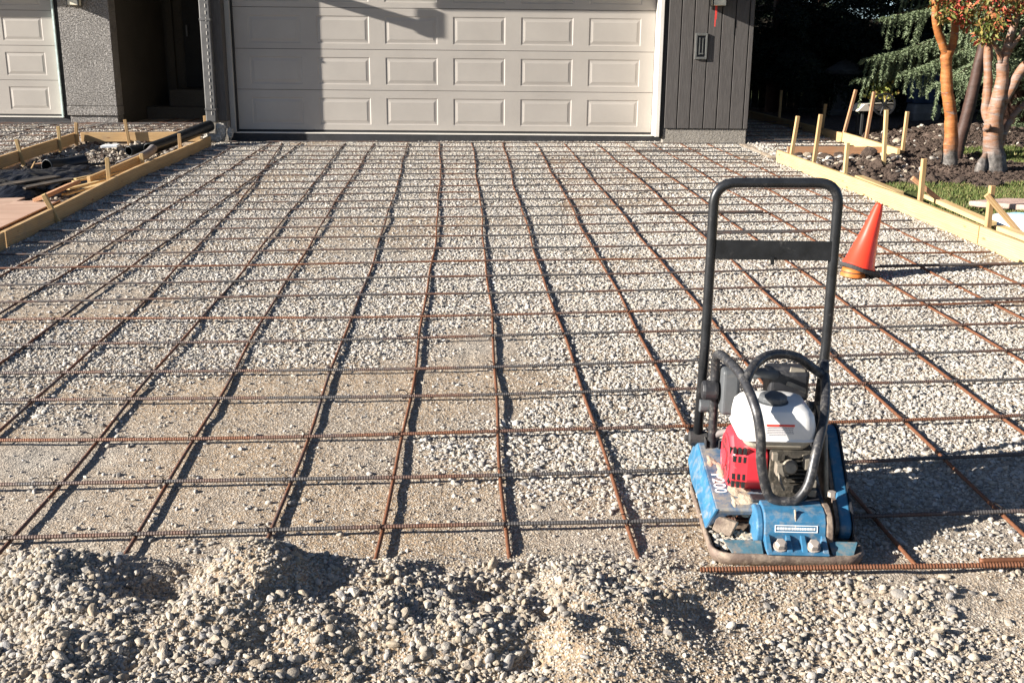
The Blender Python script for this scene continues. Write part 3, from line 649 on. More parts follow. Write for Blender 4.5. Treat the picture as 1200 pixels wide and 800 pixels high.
def stake(base, top, label, mat='wood', s=.038, group='wooden stakes holding the forms'):
    b = Vector(base); t = Vector(top); b2 = b + (b-t).normalized()*.02; zf = min(b.z, e(b.x, b.y)) - .06
    b2 = b + (b-t).normalized()*max(.02, (b.z-zf)); d = t-b2; z = d.normalized(); x = Vector((1, .12, 0)); x = (x-z*x.dot(z)).normalized(); y = z.cross(x)
    L = d.length; mb = MB(); h = s/2; # local X is the long axis so the grain follows it
    mb.rings([[(0,-.004,-.004),(0,.004,-.004),(0,.004,.004),(0,-.004,.004)], [(.06,-h,-h),(.06,h,-h),(.06,h,h),(.06,-h,h)], [(L,-h,-h),(L,h,-h),(L,h,h),(L,-h,h)]])
    o = mb.build('wooden_stake', M[mat], None, bevel=.003, seg=1)
    Mx = Matrix((z, x, y)).transposed().to_4x4(); Mx.translation = b2; o.matrix_world = Mx
    return tag(o, label, 'stake', group)
stake((3.425,12.23,.558),(3.455,12.20,.975),'pale stake at the far end of the right form board, left of its twin','wood')
stake((3.500,11.60,.543),(3.525,11.58,1.03),'pale tall stake beside its twin near the far end of the right form','wood')
stake((3.560,10.73,.525),(3.56,10.73,.80),'short stake outside the right form, in front of the rubble','wood_y')
stake((3.645,8.98,.485),(3.64,8.98,.815),'stake on the right form with a brown brace, in front of the first tree','wood')
stake((3.675,7.76,.459),(3.67,7.76,.740),'stake on the right form with a yellow brace, near the pink paver','wood')
stake((4.925,14.12,.60),(4.965,14.10,1.185),'reddish leaning stake beside the sunlit path board, in front of the cart','wood_r')
stake((4.83,14.75,.60),(4.93,14.72,1.19),'dark leaning stake in shade where the path board turns dark','wood_r')
stake((4.235,11.53,.553),(4.21,11.53,1.085),'tall pale stake standing in the rubble before the cross board','wood_y')
stake((4.955,12.90,.58),(4.965,12.90,1.00),'pale stake at the right end of the reddish cross board','wood')
stake((4.72,17.75,.62),(4.72,17.75,1.075),'shaded stake on the side path, farthest from the camera','wood')
stake((4.765,15.55,.62),(4.79,15.55,.96),'shaded short stake halfway along the dark path board','wood')
stake((-3.735,9.05,.347),(-3.775,9.03,.46),'short leaning stake on the left form beside the pink sheets','wood_y')
stake((-3.845,10.80,.413),(-3.845,10.80,.592),'stake on the left form beside the loose scraps','wood_y')
stake((-3.86,11.91,.457),(-3.862,11.91,.53),'short stake on the left form holding a diagonal board','wood_y')
stake((-3.82,13.26,.509),(-3.82,13.26,.645),'stake on the left form in front of the black drain pipe','wood')
stake((-4.15,15.75,.56),(-4.155,15.75,.71),'stake behind the drain pipe, next to the house corner','wood')
stake((-5.575,12.80,.46),(-5.60,12.80,.60),'stake on the left bed board, nearest the left frame edge','wood_y')
stake((-5.56,13.97,.50),(-5.56,13.97,.67),'stake on the left bed board, in front of the stucco wall corner','wood_y')
stake((-5.56,14.55,.52),(-5.55,14.55,.68),'stake at the corner where the left bed boards meet','wood')
stake((-4.93,14.70,.52),(-4.95,14.70,.715),'stake in the middle of the entry path board','wood')
board('brace_board', (3.60, 7.72, .665), (3.87, 7.68, .385), .035, .04, M['wood'], 'yellow diagonal brace nailed to the stake near the pink paver', 'brace', 'diagonal braces')
board('brace_board', (3.57, 9.05, .63), (3.90, 9.02, .385), .035, .04, M['wood_r'], 'brown diagonal brace on the stake before the first tree', 'brace', 'diagonal braces')
board('brace_board', (-4.10, 10.95, g(-4.1,11)+.02), (-3.90, 12.05, g(-3.9,12)+.10), .04, .09, M['wood'], 'diagonal board leaning behind the left form', 'brace', 'diagonal braces')

# ------------------------------------------------------------------ loose things in the left bed
def sheet(name, quad, th, mat, label, cat):
    mb = MB(); vs = [Vector(q) for q in quad]; o0 = vs[0]; mb.add([v-o0 for v in vs] + [v-o0+Vector((0,0,th)) for v in vs], [(3,2,1,0),(4,5,6,7),(0,1,5,4),(1,2,6,5),(2,3,7,6),(3,0,4,7)])
    o = mb.build(name, mat, None, bevel=.001, seg=1); o.location = o0; return tag(o, label, cat, 'pink sheets in the bed')
def flatq(pts, dz): return [(x, y, g(x, y)+dz) for x, y in pts]
sheet('hardboard_sheet', flatq([(-4.32,6.0),(-3.84,6.0),(-3.86,9.95),(-4.34,9.95)], .012), .022, M['wood_r'], 'brown sheet lying lowest beside the left form board', 'sheet')
sheet('hardboard_sheet', flatq([(-4.36,6.0),(-3.955,6.0),(-3.99,9.90),(-4.39,9.85)], .048), .012, M['ply'], 'pink sheet nearest the left form, on top of the brown one', 'sheet')
sheet('hardboard_sheet', flatq([(-5.3,6.0),(-4.375,6.0),(-4.405,10.12),(-5.3,10.0)], .036), .012, M['ply'], 'wide pink sheet farther from the form, beside the black plastic', 'sheet')
board('scrap_board', (-4.20, 9.80, g(-4.2,9.9)+.065), (-4.13, 10.45, g(-4.1,10.5)+.10), .035, .15, M['wood_r'], 'brown board offcut tilted over the pink sheets', 'board', 'wood scraps in the left bed', roll=R(72))
for i, (x0, y0, x1, y1, z, w, lab) in enumerate([(-4.25,10.9,-4.0,11.5,.06,.03,'thin pale stick at the back of the scrap pile'),(-4.15,10.5,-3.95,11.2,.05,.05,'pale strip of wood beside the left form'),(-4.05,10.15,-3.9,10.85,.055,.06,'wider pale slat at the front of the scrap pile'),(-4.3,11.1,-4.05,11.7,.055,.04,'pale splinter lying across the scraps'),(-4.1,11.0,-3.93,11.5,.07,.03,'thin pale lath nearest the tall left stake')]):
    board('wood_scrap', (x0, y0, g(x0,y0)+z), (x1, y1, g(x1,y1)+z), w, .018, M['wood_y'], lab, 'scrap wood', 'wood scraps in the left bed')
board('scrap_board', (-4.95, 10.6, e(-4.95,10.6)+.10), (-4.55, 11.25, e(-4.55,11.2)+.09), .16, .022, M['wood_d'], 'dark grey board lying flat on the black film', 'board', 'wood scraps in the left bed')
board('scrap_board', (-4.62, 10.55, e(-4.6,10.6)+.075), (-4.36, 11.2, e(-4.4,11.2)+.08), .12, .02, M['wood_d'], 'dark narrow board between the black film and the pale scraps', 'board', 'wood scraps in the left bed')
board('scrap_board', (-5.35, 12.5, e(-5.3,12.5)+.06), (-5.0, 13.0, e(-5,13)+.05), .10, .02, M['wood_r'], 'reddish short board lying on the soil behind the pipe coupling', 'board', 'wood scraps in the left bed')
board('white_offcut', (-5.05, 14.05, e(-5,14.1)+.05), (-4.85, 14.08, e(-4.9,14.1)+.06), .22, .03, M['whitep'], 'small white board offcut lying on the soil', 'offcut')
def crumple(name, cx, cy, rx, ry, hgt, mat, label, cat, seed, n=46):
    mb = MB(); vs = []; idx = {}
    for j in range(n):
        for i in range(n):
            u, v = i/(n-1)*2-1, j/(n-1)*2-1; x = cx+rx*u*(1+.12*math.sin(5*v+seed)); y = cy+ry*v*(1+.15*math.sin(4*u+seed))
            ed = max(0, 1-max(abs(u), abs(v))**6)
            rdg = abs(float(fbm(np.array([u*1.3]), np.array([v]), .55, seed, 4)[0])-.5)*2; rdg2 = abs(float(fbm(np.array([u]), np.array([v*1.6]), .22, seed+5, 3)[0])-.5)*2
            z = e(x, y) + .012 + ed*(hgt*(1-rdg)*float(fbm(np.array([u]), np.array([v]), .8, seed+9, 2)[0])*1.6 + hgt*.35*(1-rdg2))
            vs.append((x-cx, y-cy, z-e(cx, cy)))
    mb.add(vs, [(j*n+i, j*n+i+1, (j+1)*n+i+1, (j+1)*n+i) for j in range(n-1) for i in range(n-1)])
    o = mb.build(name, mat, None, smooth=False); o.location = (cx, cy, e(cx, cy)); s = o.modifiers.new('thick', 'SOLIDIFY'); s.thickness = .003; return tag(o, label, cat, 'black plastic film')
crumple('plastic_sheet', -5.10, 11.35, .55, .95, .10, M['poly'], 'crumpled shiny black plastic film behind the pink sheets', 'plastic film', 5)
crumple('plastic_sheet', -4.45, 11.75, .38, .75, .04, M['poly'], 'flatter black film and mat beside the scrap pile', 'plastic film', 14)
def corr(name, pts, r, label, cat, mat, open_end=False, group=None):
    P = bez(pts, 22); mb = MB(); P = [Vector(p) for p in P]; L = [0]
    for a, b in zip(P, P[1:]): L.append(L[-1]+(b-a).length)
    n = max(8, int(L[-1]/.011)); Q = []; rr = []
    for k in range(n+1):
        s = L[-1]*k/n; i = max(0, min(len(L)-2, int(np.searchsorted(L, s))-1)); t = (s-L[i])/max(1e-6, L[i+1]-L[i]); Q.append(P[i].lerp(P[i+1], t)); rr.append(r*(1+.045*(1 if k % 2 else -1)))
    o0 = Q[0].copy(); mb.tube([q-o0 for q in Q], rr, 16, caps=False); o = mb.build(name, mat, None, smooth=True); o.location = o0
    s = o.modifiers.new('wall', 'SOLIDIFY'); s.thickness = .006; return tag(o, label, cat, group)
corr('drain_pipe', [(-3.73,14.40,.665),(-3.80,14.25,.635),(-3.95,13.95,.565),(-4.12,13.6,.49),(-4.22,13.3,.45)], .066, 'black corrugated drain pipe sloping down from the downspout', 'drain pipe', M['pvc'])
corr('drain_pipe', [(-4.16,13.30,.462),(-4.14,13.0,.425),(-4.16,12.6,.395),(-4.22,12.2,.36)], .05, 'grey dusty pipe end lying behind the left form', 'drain pipe', M['hose'])
corr('drain_pipe', [(-4.45,13.25,.43),(-4.30,13.55,.445),(-4.16,13.85,.47)], .06, 'short black pipe stub with its open end facing the camera', 'drain pipe', M['pvc'])
corr('drain_pipe', [(-5.08,12.32,e(-5.1,12.3)+.09),(-4.98,12.55,e(-5,12.5)+.085),(-4.80,12.75,e(-4.8,12.7)+.08)], .075, 'black pipe coupling lying on the black film', 'drain pipe', M['pvc'])
mb = MB(); mb.tube([(0,0,0),(.12,.18,.006),(.3,.4,.01),(.55,.62,.0)], .016, 8); o = mb.build('thin_pipe', M['pvc'], None, smooth=True); o.location = (-4.88, 12.45, e(-4.8,12.6)+.05); tag(o, 'thin black pipe lying across the soil of the left bed', 'pipe')
mb = MB(); mb.tube([(0,0,0),(.06,.03,.05),(.1,.05,.13)], [.014,.012,.008], 7); o = mb.build('dead_stick', M['wood'], None); o.location = (-5.32, 12.30, e(-5.3,12.3)+.0); tag(o, 'small bare stick poking up beside the left bed stake', 'stick')
# ------------------------------------------------------------------ the house
HO = Vector((-.2, 14.5, .45))
house = tag(empty('house', HO), 'taupe house with wide panelled garage door, charcoal siding and a stucco wing on the left', 'house')
def hb(mb, lo, hi): return mb.box(tuple(Vector(lo)-HO), tuple(Vector(hi)-HO))
def part(name, mb, mat, parent=None, bevel=0, smooth=False, off=None):
    o = mb.build(name, mat, parent if parent is not None else house, bevel=bevel, smooth=smooth); return o
def boxpart(name, boxes, mat, parent=None, bevel=0):
    mb = MB(); [hb(mb, a, b) for a, b in boxes]; return part(name, mb, mat, parent, bevel)
def sub(name, boxes, mat, parent, bevel=0):     # boxes in house space, parented to a part that sits at the house origin
    mb = MB(); [hb(mb, a, b) for a, b in boxes]; o = mb.build(name, mat, parent, bevel=bevel); return o
def door_section(mb, x0, x1, z0, z1, y, cols, zl, zh, th=.045):
    def q(a, b, c, d): mb.add([Vector(p)-HO for p in (a, b, c, d)], [(0,1,2,3)])
    xs = [x0] + [v for c in cols for v in c] + [x1]; zs = [z0, zl, zh, z1]
    for i in range(len(xs)-1):
        for j in range(3):
            a, b, c, d = xs[i], xs[i+1], zs[j], zs[j+1]
            if j == 1 and i % 2 == 1:
                prev = None
                for ins, dy in ((0, 0), (.010, .0065), (.024, .0065), (.050, .002), (.056, 0.0)):
                    r = [(a+ins, y+dy, c+ins), (b-ins, y+dy, c+ins), (b-ins, y+dy, d-ins), (a+ins, y+dy, d-ins)]
                    if prev:
                        for k in range(4): q(prev[k], prev[(k+1)%4], r[(k+1)%4], r[k])
                    prev = r
                q(*prev)
            else: q((a,y,c), (b,y,c), (b,y,d), (a,y,d))
    # lips and back
    q((x0,y,z1),(x1,y,z1),(x1,y+th,z1),(x0,y+th,z1)); q((x0,y,z0),(x0,y+th,z0),(x1,y+th,z0),(x1,y,z0))
    q((x0,y,z0),(x0,y,z1),(x0,y+th,z1),(x0,y+th,z0)); q((x1,y,z0),(x1,y+th,z0),(x1,y+th,z1),(x1,y,z1)); q((x0,y+th,z0),(x1,y+th,z0),(x1,y+th,z1),(x0,y+th,z1))
def garage_door(x0, x1, zb, y, cols, name='garage_door'):
    mb = MB(); H = .5333
    for k in range(4): door_section(mb, x0, x1, zb+k*H+.003, zb+(k+1)*H-.003, y, cols, zb+k*H+.075, zb+k*H+.43)
    d = mb.build(name, M['door'], house)
    sub('bottom_seal', [((x0, y+.004, zb-.035), (x1, y+.04, zb+.001))], M['dark'], d)
    sub('seam_backing', [((x0+.01, y+.05, zb), (x1-.01, y+.06, zb+4*H))], M['dark'], d)
    return d
ZB = .588; DY = 14.85
cols = [(-3.265+.912*k, -3.265+.912*k+.70) for k in range(6)]
garage_door(-3.455, 2.185, ZB, DY, cols)
boxpart('threshold_strip', [((-3.50, DY-.07, ZB-.045), (2.20, DY+.10, ZB-.030))], M['trim'])
boxpart('slab_edge', [((-3.66, DY-.065, .30), (2.34, DY+.3, ZB-.047))], M['membrane'])
# right jamb, siding and plinth
boxpart('door_jamb', [((2.192, 14.475, ZB-.03), (2.245, DY+.06, 2.95))], M['trim'], bevel=.004)
boxpart('jamb_seal', [((2.247, 14.50, ZB-.03), (2.300, DY+.06, 2.95))], M['dark'])
mb = MB(); edges = [2.302, 2.475, 2.646, 2.829, 3.005, 3.184, 3.366, 3.435]
for a, b in zip(edges, edges[1:]): hb(mb, (a+.007, 14.48, .672), (b-.007, 14.515, 3.35))
part('siding', mb, M['siding'], bevel=.004)
boxpart('siding_backing', [((2.301, 14.517, .66), (3.43, 14.60, 3.35))], M['dark'])
boxpart('plinth', [((2.296, 14.50, .30), (3.425, 14.64, .668))], M['plinth'], bevel=.01)
boxpart('side_wall', [((3.36, 14.602, .30), (3.425, 21.0, 3.35))], M['siding'])
# left pier: downspout, dark face, jamb greyed for the shade on it
boxpart('pier', [((-3.80, 14.56, .72), (-3.545, DY+.05, 3.35))], M['siding'], bevel=.004)
boxpart('door_jamb', [((-3.543, 14.74, ZB-.04), (-3.478, DY+.06, 2.95))], M['trim_g'], bevel=.004)
boxpart('jamb_seal', [((-3.476, 14.80, ZB-.04), (-3.457, DY+.06, 2.95))], M['dark'])
ds = boxpart('downspout', [((-3.80, 14.462, .70), (-3.665, 14.557, 3.2))], M['spout'], bevel=.012)
mb = MB(); [hb(mb, (-3.722+.0*k, 14.456, .80+k*.085), (-3.714, 14.463, .845+k*.085)) for k in range(28)]; mb.build('seam_glints', M['trim'], ds)  # pale boxes stand in for dotted highlights down the spout
sub('strap', [((-3.806, 14.455, .86), (-3.659, 14.5575, .885))], M['spout'], ds); sub('strap', [((-3.806, 14.455, 2.0), (-3.659, 14.5575, 2.025))], M['spout'], ds)
boxpart('garage_wall', [((-3.80, DY+.06, .30), (-3.72, 21.0, 3.35)), ((-3.72, 20.9, .3), (3.36, 21.0, 3.35))], M['stucco_shade'])
boxpart('foundation', [((-3.80, 14.60, .20), (-3.55, 14.85, .715))], M['plinth'])
boxpart('door_header', [((-3.543, 14.56, 2.952), (2.30, DY+.06, 3.35))], M['siding'])
# broken concrete at the corner
def lump(name, c, r, mat, seed, sub_=3, amp=.35, parent=None):
    bm = bmesh.new(); bmesh.ops.create_icosphere(bm, subdivisions=sub_, radius=1)
    for v in bm.verts:
        p = v.co.copy(); n = float(fbm(np.array([p.x*1.1+p.z*.7+seed]), np.array([p.y*1.1-p.z*.6]), .9, seed, 3)[0])-.5; f = 1+amp*2*n
        v.co = Vector((p.x*r[0]*f, p.y*r[1]*f, p.z*r[2]*f))
    me = bpy.data.meshes.new(name); bm.to_mesh(me); bm.free(); me.materials.append(mat); o = bpy.data.objects.new(name, me); COL.objects.link(o); o.location = c
    if parent: o.parent = parent; o.location = Vector(c)-Vector(parent.location)
    return o
tag(lump('concrete_lump', (-3.60, 14.44, .585), (.075, .06, .13), M['conc'], 3), 'upper jagged lump of broken concrete at the house corner', 'rubble', 'broken concrete at the house corner')
tag(lump('concrete_lump', (-3.70, 14.36, .50), (.13, .09, .07), M['conc'], 8), 'low flat piece of broken concrete under the drain pipe', 'rubble', 'broken concrete at the house corner')
tag(lump('concrete_lump', (-3.485, 14.44, .565), (.04, .04, .07), M['conc'], 12), 'small broken concrete piece beside the left garage jamb', 'rubble', 'broken concrete at the house corner')
# eaves and roof
def roof_slab(name, pts, th, mat):
    mb = MB(); vs = [Vector(p)-HO for p in pts]; n = len(vs); mb.add(vs + [v+Vector((0,0,th)) for v in vs], [tuple(range(n))[::-1], tuple(range(n, 2*n))] + [(i,(i+1)%n,n+(i+1)%n,n+i) for i in range(n)]); return part(name, mb, mat)
boxpart('soffit', [((-3.95, 14.12, 3.36), (3.75, 14.60, 3.39))], M['soffit'])
boxpart('fascia', [((-3.38, 14.085, 3.19), (3.80, 14.118, 3.42))], M['trim'])
roof_slab('roof', [(-3.95,14.02,3.43),(3.95,14.02,3.43),(3.95,17.8,5.05),(-3.95,17.8,5.05)], .06, M['roof'])
roof_slab('roof', [(-3.95,17.8,5.05),(3.95,17.8,5.05),(3.95,21.5,3.43),(-3.95,21.5,3.43)], .06, M['roof'])
mb = MB(); mb.prism([(14.55,3.352),(20.95,3.352),(17.8,4.95)], 'x', 3.37, 3.42); mb.prism([(14.55,3.352),(20.95,3.352),(17.8,4.95)], 'x', -3.80, -3.74)
mb.v = [tuple(Vector(v)-HO) for v in mb.v]; part('gable', mb, M['siding'])
# outrigger that throws the bracket shadow on the door
def tilted(name, p0, p1, w, h, mat):
    mb = MB(); a = Vector(p0)-HO; b = Vector(p1)-HO; x0, x1 = -w/2, w/2
    mb.add([a+Vector((x0,0,0)),a+Vector((x1,0,0)),a+Vector((x1,0,h)),a+Vector((x0,0,h)),b+Vector((x0,0,0)),b+Vector((x1,0,0)),b+Vector((x1,0,h)),b+Vector((x0,0,h))], [(3,2,1,0),(4,5,6,7),(0,1,5,4),(1,2,6,5),(2,3,7,6),(3,0,4,7)]); return part(name, mb, mat)
tilted('eave_bracket', (-3.56, 14.555, 2.72), (-3.56, 14.10, 2.88), .05, .14, M['trim'])
boxpart('eave_bracket', [((-3.70, 14.05, 2.885), (-3.47, 14.10, 3.20))], M['trim'])
boxpart('shadow_board', [((2.22, 13.90, 2.44), (2.28, 14.30, 3.18))], M['trim'])  # unseen board, added to cast the slanted shadow on the siding
# left wing with its own garage door
WY = 17.5
garage_door(-12.4, -6.90, .60, WY+.12, [(-7.0-.105-.912*k-.63, -7.0-.105-.912*k) for k in range(6)][::-1])
boxpart('threshold_strip', [((-12.4, WY+.05, .555), (-6.87, WY+.2, .572))], M['trim'])
boxpart('slab_edge', [((-12.4, WY+.06, .30), (-6.75, WY+.4, .553))], M['membrane'])
boxpart('door_trim', [((-6.898, WY+.02, .56), (-6.872, WY+.18, 2.72))], M['mint'])
boxpart('jamb_seal', [((-6.870, WY+.06, .56), (-6.79, WY+.3, 2.72))], M['dark'])
boxpart('stucco_wall', [((-6.79, WY, .745), (-6.0, WY+.30, 3.3)), ((-12.4, WY, 2.75), (-6.79, WY+.30, 3.3))], M['stucco'], bevel=.006)
boxpart('stucco_base', [((-6.795, WY-.006, .595), (-5.994, WY+.3, .738)), ], M['stucco'], bevel=.006)
boxpart('footing', [((-6.76, WY+.02, .25), (-6.005, WY+.3, .590))], M['stucco'], bevel=.01)
boxpart('alcove_wall', [((-6.06, WY+.302, .30), (-6.002, 20.5, 3.3))], M['stucco_shade'])
boxpart('alcove_back', [((-6.0, 20.3, .30), (-3.81, 20.4, 3.3))], M['stucco_shade'])
boxpart('step', [((-5.68, 19.3, .40), (-5.02, 20.29, .94)), ((-5.99, 18.95, .40), (-4.2, 19.29, .66))], M['stucco_shade'], bevel=.01)
fd = boxpart('front_door', [((-5.62, 20.22, .95), (-4.72, 20.28, 3.0))], M['dark'])
boxpart('door_frame', [((-5.92, 20.18, .67), (-5.80, 20.29, 3.05)), ((-4.70, 20.18, .95), (-4.58, 20.29, 3.05)), ((-5.798, 20.18, 3.0), (-4.702, 20.29, 3.05))], M['stucco_shade'])
sub('handle', [((-5.55, 20.14, 1.85), (-5.52, 20.218, 2.05))], M['spout'], fd)
boxpart('alcove_ceiling', [((-6.0, 16.9, 3.31), (-3.81, 20.5, 3.36))], M['soffit'])
boxpart('soffit', [((-12.6, WY-.62, 3.31), (-5.9, WY+.3, 3.34))], M['soffit'])
boxpart('fascia', [((-12.6, WY-.66, 3.135), (-5.9, WY-.623, 3.40))], M['trim'])
boxpart('shadow_board', [((-7.0, WY-.62, 2.50), (-6.93, WY-.21, 3.13))], M['trim'])  # out-of-frame board, added for the slanted shadow high on the stucco
roof_slab('roof', [(-12.8,WY-.7,3.41),(-3.97,WY-.7,3.41),(-3.97,21,4.9),(-12.8,21,4.9)], .06, M['roof'])
boxpart('wing_wall', [((-12.5, 17.85, .3), (-12.4, 21, 3.3)), ((-12.4, 20.95, .3), (-6.07, 21.0, 3.4))], M['stucco_shade'])
# lamps and wall plate
def wall_lamp(x, y, z, label):
    t = tag(empty('wall_lamp', (x, y, z)), label, 'lamp', 'wall lamps beside the doors')
    mb = MB(); mb.box((-.085, -.16, 0), (.085, -.02, .30)); mb.build('glass', M['glass_cream'], t, bevel=.006)
    mb = MB()
    for sx in (-1, 1):
        for yy in (-.165, -.025): mb.box((sx*.088-.008, yy-.006, -.012), (sx*.088+.008, yy+.010, .315))
    mb.box((-.10, -.175, .302), (.10, -.005, .33)); mb.box((-.05, -.016, .05), (.05, 0, .28)); mb.build('cage', M['black_metal'], t, bevel=.002); return t
wall_lamp(2.93, 14.48, 2.245, 'cream wall lamp on the charcoal siding with a red ribbon hanging below')
wall_lamp(-6.49, WY, 2.275, 'cream wall lamp high on the grey stucco wall')
mb = MB(); mb.box((-.010, 0, -.26), (.004, .002, 0)); mb.box((.006, 0, -.17), (.016, .002, 0)); o = mb.build('red_ribbon', M['red_string'], None); o.location = (2.90, 14.40, 2.243); tag(o, 'red ribbon hanging from the lamp on the charcoal siding', 'ribbon')
t = tag(empty('wall_plate', (2.745, 14.48, 1.735)), 'dark framed rectangular plate on the charcoal siding right of the garage door', 'wall plate')
mb = MB(); mb.box((-.08, -.028, -.165), (-.055, 0, .165)); mb.box((.055, -.028, -.165), (.08, 0, .165)); mb.box((-.055, -.028, .135), (.055, 0, .165)); mb.box((-.055, -.028, -.165), (.055, 0, -.135)); mb.build('frame', M['plate_grey'], t, bevel=.003)
mb = MB(); mb.box((-.055, -.010, -.135), (.055, 0, .135)); mb.build('panel', M['black_metal'], t)
mb = MB(); mb.box((-.03, -.024, -.11), (-.018, -.009, .11)); mb.box((.015, -.024, -.11), (.024, -.009, .10)); mb.box((-.03, -.03, -.10), (.03, -.02, -.085)); mb.build('latch', M['plate_grey'], t)
mb = MB(); mb.box((2.205-2.2, 0, 0), (2.235-2.2, .03, .18)); o = mb.build('sensor_box', M['trim_g'], house); o.location = Vector((2.17, 14.60, 2.08))-HO
# ------------------------------------------------------------------ plate compactor
PC = tag(empty('plate_compactor', (.922, 2.985, .120), R(-3)), 'dusty blue plate compactor with red engine cover, white fuel tank and tall black handle', 'plate compactor')
def rrect(x0, x1, y0, y1, r, z, n=6):
    out = []
    for cx, cy, a0 in ((x1-r, y1-r, 0), (x0+r, y1-r, 90), (x0+r, y0+r, 180), (x1-r, y0+r, 270)):
        for k in range(n+1):
            a = R(a0+90*k/n); out.append((cx+r*math.cos(a), cy+r*math.sin(a), z))
    return out
mb = MB()
mb.rings([rrect(-.212,.218,.022,.545,.055,.0), rrect(-.230,.236,-.004,.572,.062,.010), rrect(-.236,.242,-.013,.582,.065,.026), rrect(-.238,.244,-.016,.586,.066,.052),
          rrect(-.228,.234,-.006,.576,.060,.052), rrect(-.215,.222,.018,.555,.055,.030), rrect(-.190,.195,.05,.525,.045,.014)], True, True)
plate = mb.build('base_plate', M['steel'], PC, smooth=True)
# blue inner flaps along the front lip
mb = MB()
for (xa, xb, xc, xd, zt) in ((-.196,-.076,-.172,-.076,.073), (.132,.222,.136,.200,.075)):
    mb.add([(xa,.040,zt),(xb,.040,zt),(xd,-.004,.050),(xc,-.004,.050),(xa,.046,zt),(xb,.046,zt),(xd,.002,.046),(xc,.002,.046)], [(0,1,2,3),(7,6,5,4),(0,4,5,1),(1,5,6,2),(2,6,7,3),(3,7,4,0)])
mb.build('lip_flap', M['teal'], plate, bevel=.002)
# exciter housing
prof = [(.034,.012),(.030,.0525),(-.019,.0525),(-.020,.060),(.028,.065),(.042,.070),(.044,.098),(.052,.132),(.072,.154),(.100,.163),(.150,.163),(.185,.146),(.203,.110),(.205,.012)]
mb = MB(); mb.prism(prof, 'x', -.068, .124); ex = mb.build('exciter_housing', M['blue_b'], PC, bevel=.004)
mb = MB(); c2 = [(.122+.071*math.cos(R(a)), .086+.069*math.sin(R(a))) for a in range(0, 360, 12)]; mb.prism(c2, 'x', -.090, -.0685); mb.build('end_cap', M['blue'], ex, bevel=.005)
mb = MB(); c3 = [(.122+.084*math.cos(R(a)), .084+.081*math.sin(R(a))) for a in range(0, 360, 12)]; mb.prism(c3, 'x', .1245, .146); mb.build('end_ring', M['steel'], ex, bevel=.004)
mb = MB()
for xx in (-.060, .004, .050, .114):
    w = .009
    mb.add([(xx-w,-.012,.060),(xx+w,-.012,.060),(xx+w*.8,.038,.094),(xx-w*.8,.038,.094),(xx-w,.055,.060),(xx+w,.055,.060),(xx+w*.8,.055,.094),(xx-w*.8,.055,.094)], [(0,1,2,3),(7,6,5,4),(0,4,5,1),(1,5,6,2),(2,6,7,3),(3,7,4,0)])
mb.build('foot_rib', M['blue_b'], ex, bevel=.002)
for bxx in (-.024, .078):
    mb = MB(); Mx = Matrix.Translation((bxx, .010, .070)) @ Matrix.Rotation(R(25), 4, 'X'); mb.lathe([(.022,-.006),(.022,.003)], 16, Mx); mb.lathe([(.0175,.003),(.0185,.006),(.0185,.019),(.015,.023)], 6, Mx); mb.build('bolt', M['bolt'], ex, bevel=.0015)
Mx = Matrix.Translation((.030, .0468, .114)) @ Matrix.Rotation(R(-13), 4, 'X')
mb = MB()
for (a, b, c, d) in [(-.066,.066,-.0115,-.0095),(-.066,.066,.0085,.0105),(-.066,-.064,-.0095,.0085),(.064,.066,-.0095,.0085)]: mb.box((a,-.0012,c),(b,.012,d), Mx)
rn = random.Random(4); x = -.060
while x < .058:
    w = rn.choice([.002,.003,.0035]); mb.box((x,-.001,-.004),(x+w,.012,.0035), Mx); x += w+.0022
mb.build('name_plate', M['white'], ex)
mb = MB(); mb.box((-.002,-.001,-.002),(.001,.012,.052), Matrix.Translation((.028,.0495,.120)) @ Matrix.Rotation(R(-22),4,'X')); mb.build('paint_scratch', M['dustm'], ex)
# deck
dz = lambda y: .132+(y-.14)*.19
mb = MB()
T = [(-.205,.145,dz(.145)),(.15,.145,dz(.145)),(.15,.575,dz(.575)),(-.215,.575,dz(.575))]
mb.add(T + [(x,y,z-.010) for x,y,z in T], [(0,1,2,3),(7,6,5,4),(0,4,5,1),(1,5,6,2),(2,6,7,3),(3,7,4,0)])
deck = mb.build('deck', M['blue_d'], PC, bevel=.004)
mb = MB(); S = [(-.2075,.140,dz(.14)-.002),(-.2175,.575,dz(.575)-.002),(-.243,.575,dz(.575)-.085),(-.245,.45,dz(.45)-.092),(-.243,.30,dz(.3)-.062),(-.236,.155,.058)]
mb.add(S + [(x+.010,y,z) for x,y,z in S], [(0,1,2,3,4,5),(11,10,9,8,7,6)]+[(i,(i+1)%6,6+(i+1)%6,6+i) for i in range(6)]); mb.build('side_flange', M['blue_b'], deck, bevel=.002)
mb = MB(); F = [(-.204,.1415,dz(.14)-.004),(-.070,.1415,dz(.14)-.004),(-.070,.150,.112),(-.165,.150,.108),(-.232,.152,.060)]
mb.add(F + [(x,y+.008,z) for x,y,z in F], [(0,1,2,3,4),(9,8,7,6,5)]+[(i,(i+1)%5,5+(i+1)%5,5+i) for i in range(5)]); mb.build('front_flange', M['blue_d'], deck, bevel=.002)
mb = MB(); mb.add([(-.215,.145,.06),(-.165,.12,.035),(-.14,.13,.09),(-.20,.15,.105),(-.205,.155,.06),(-.155,.13,.035),(-.13,.14,.09),(-.19,.16,.105)], [(0,1,2,3),(7,6,5,4),(0,4,5,1),(1,5,6,2),(2,6,7,3),(3,7,4,0)]); mb.build('bent_tab', M['steel'], deck, bevel=.002)
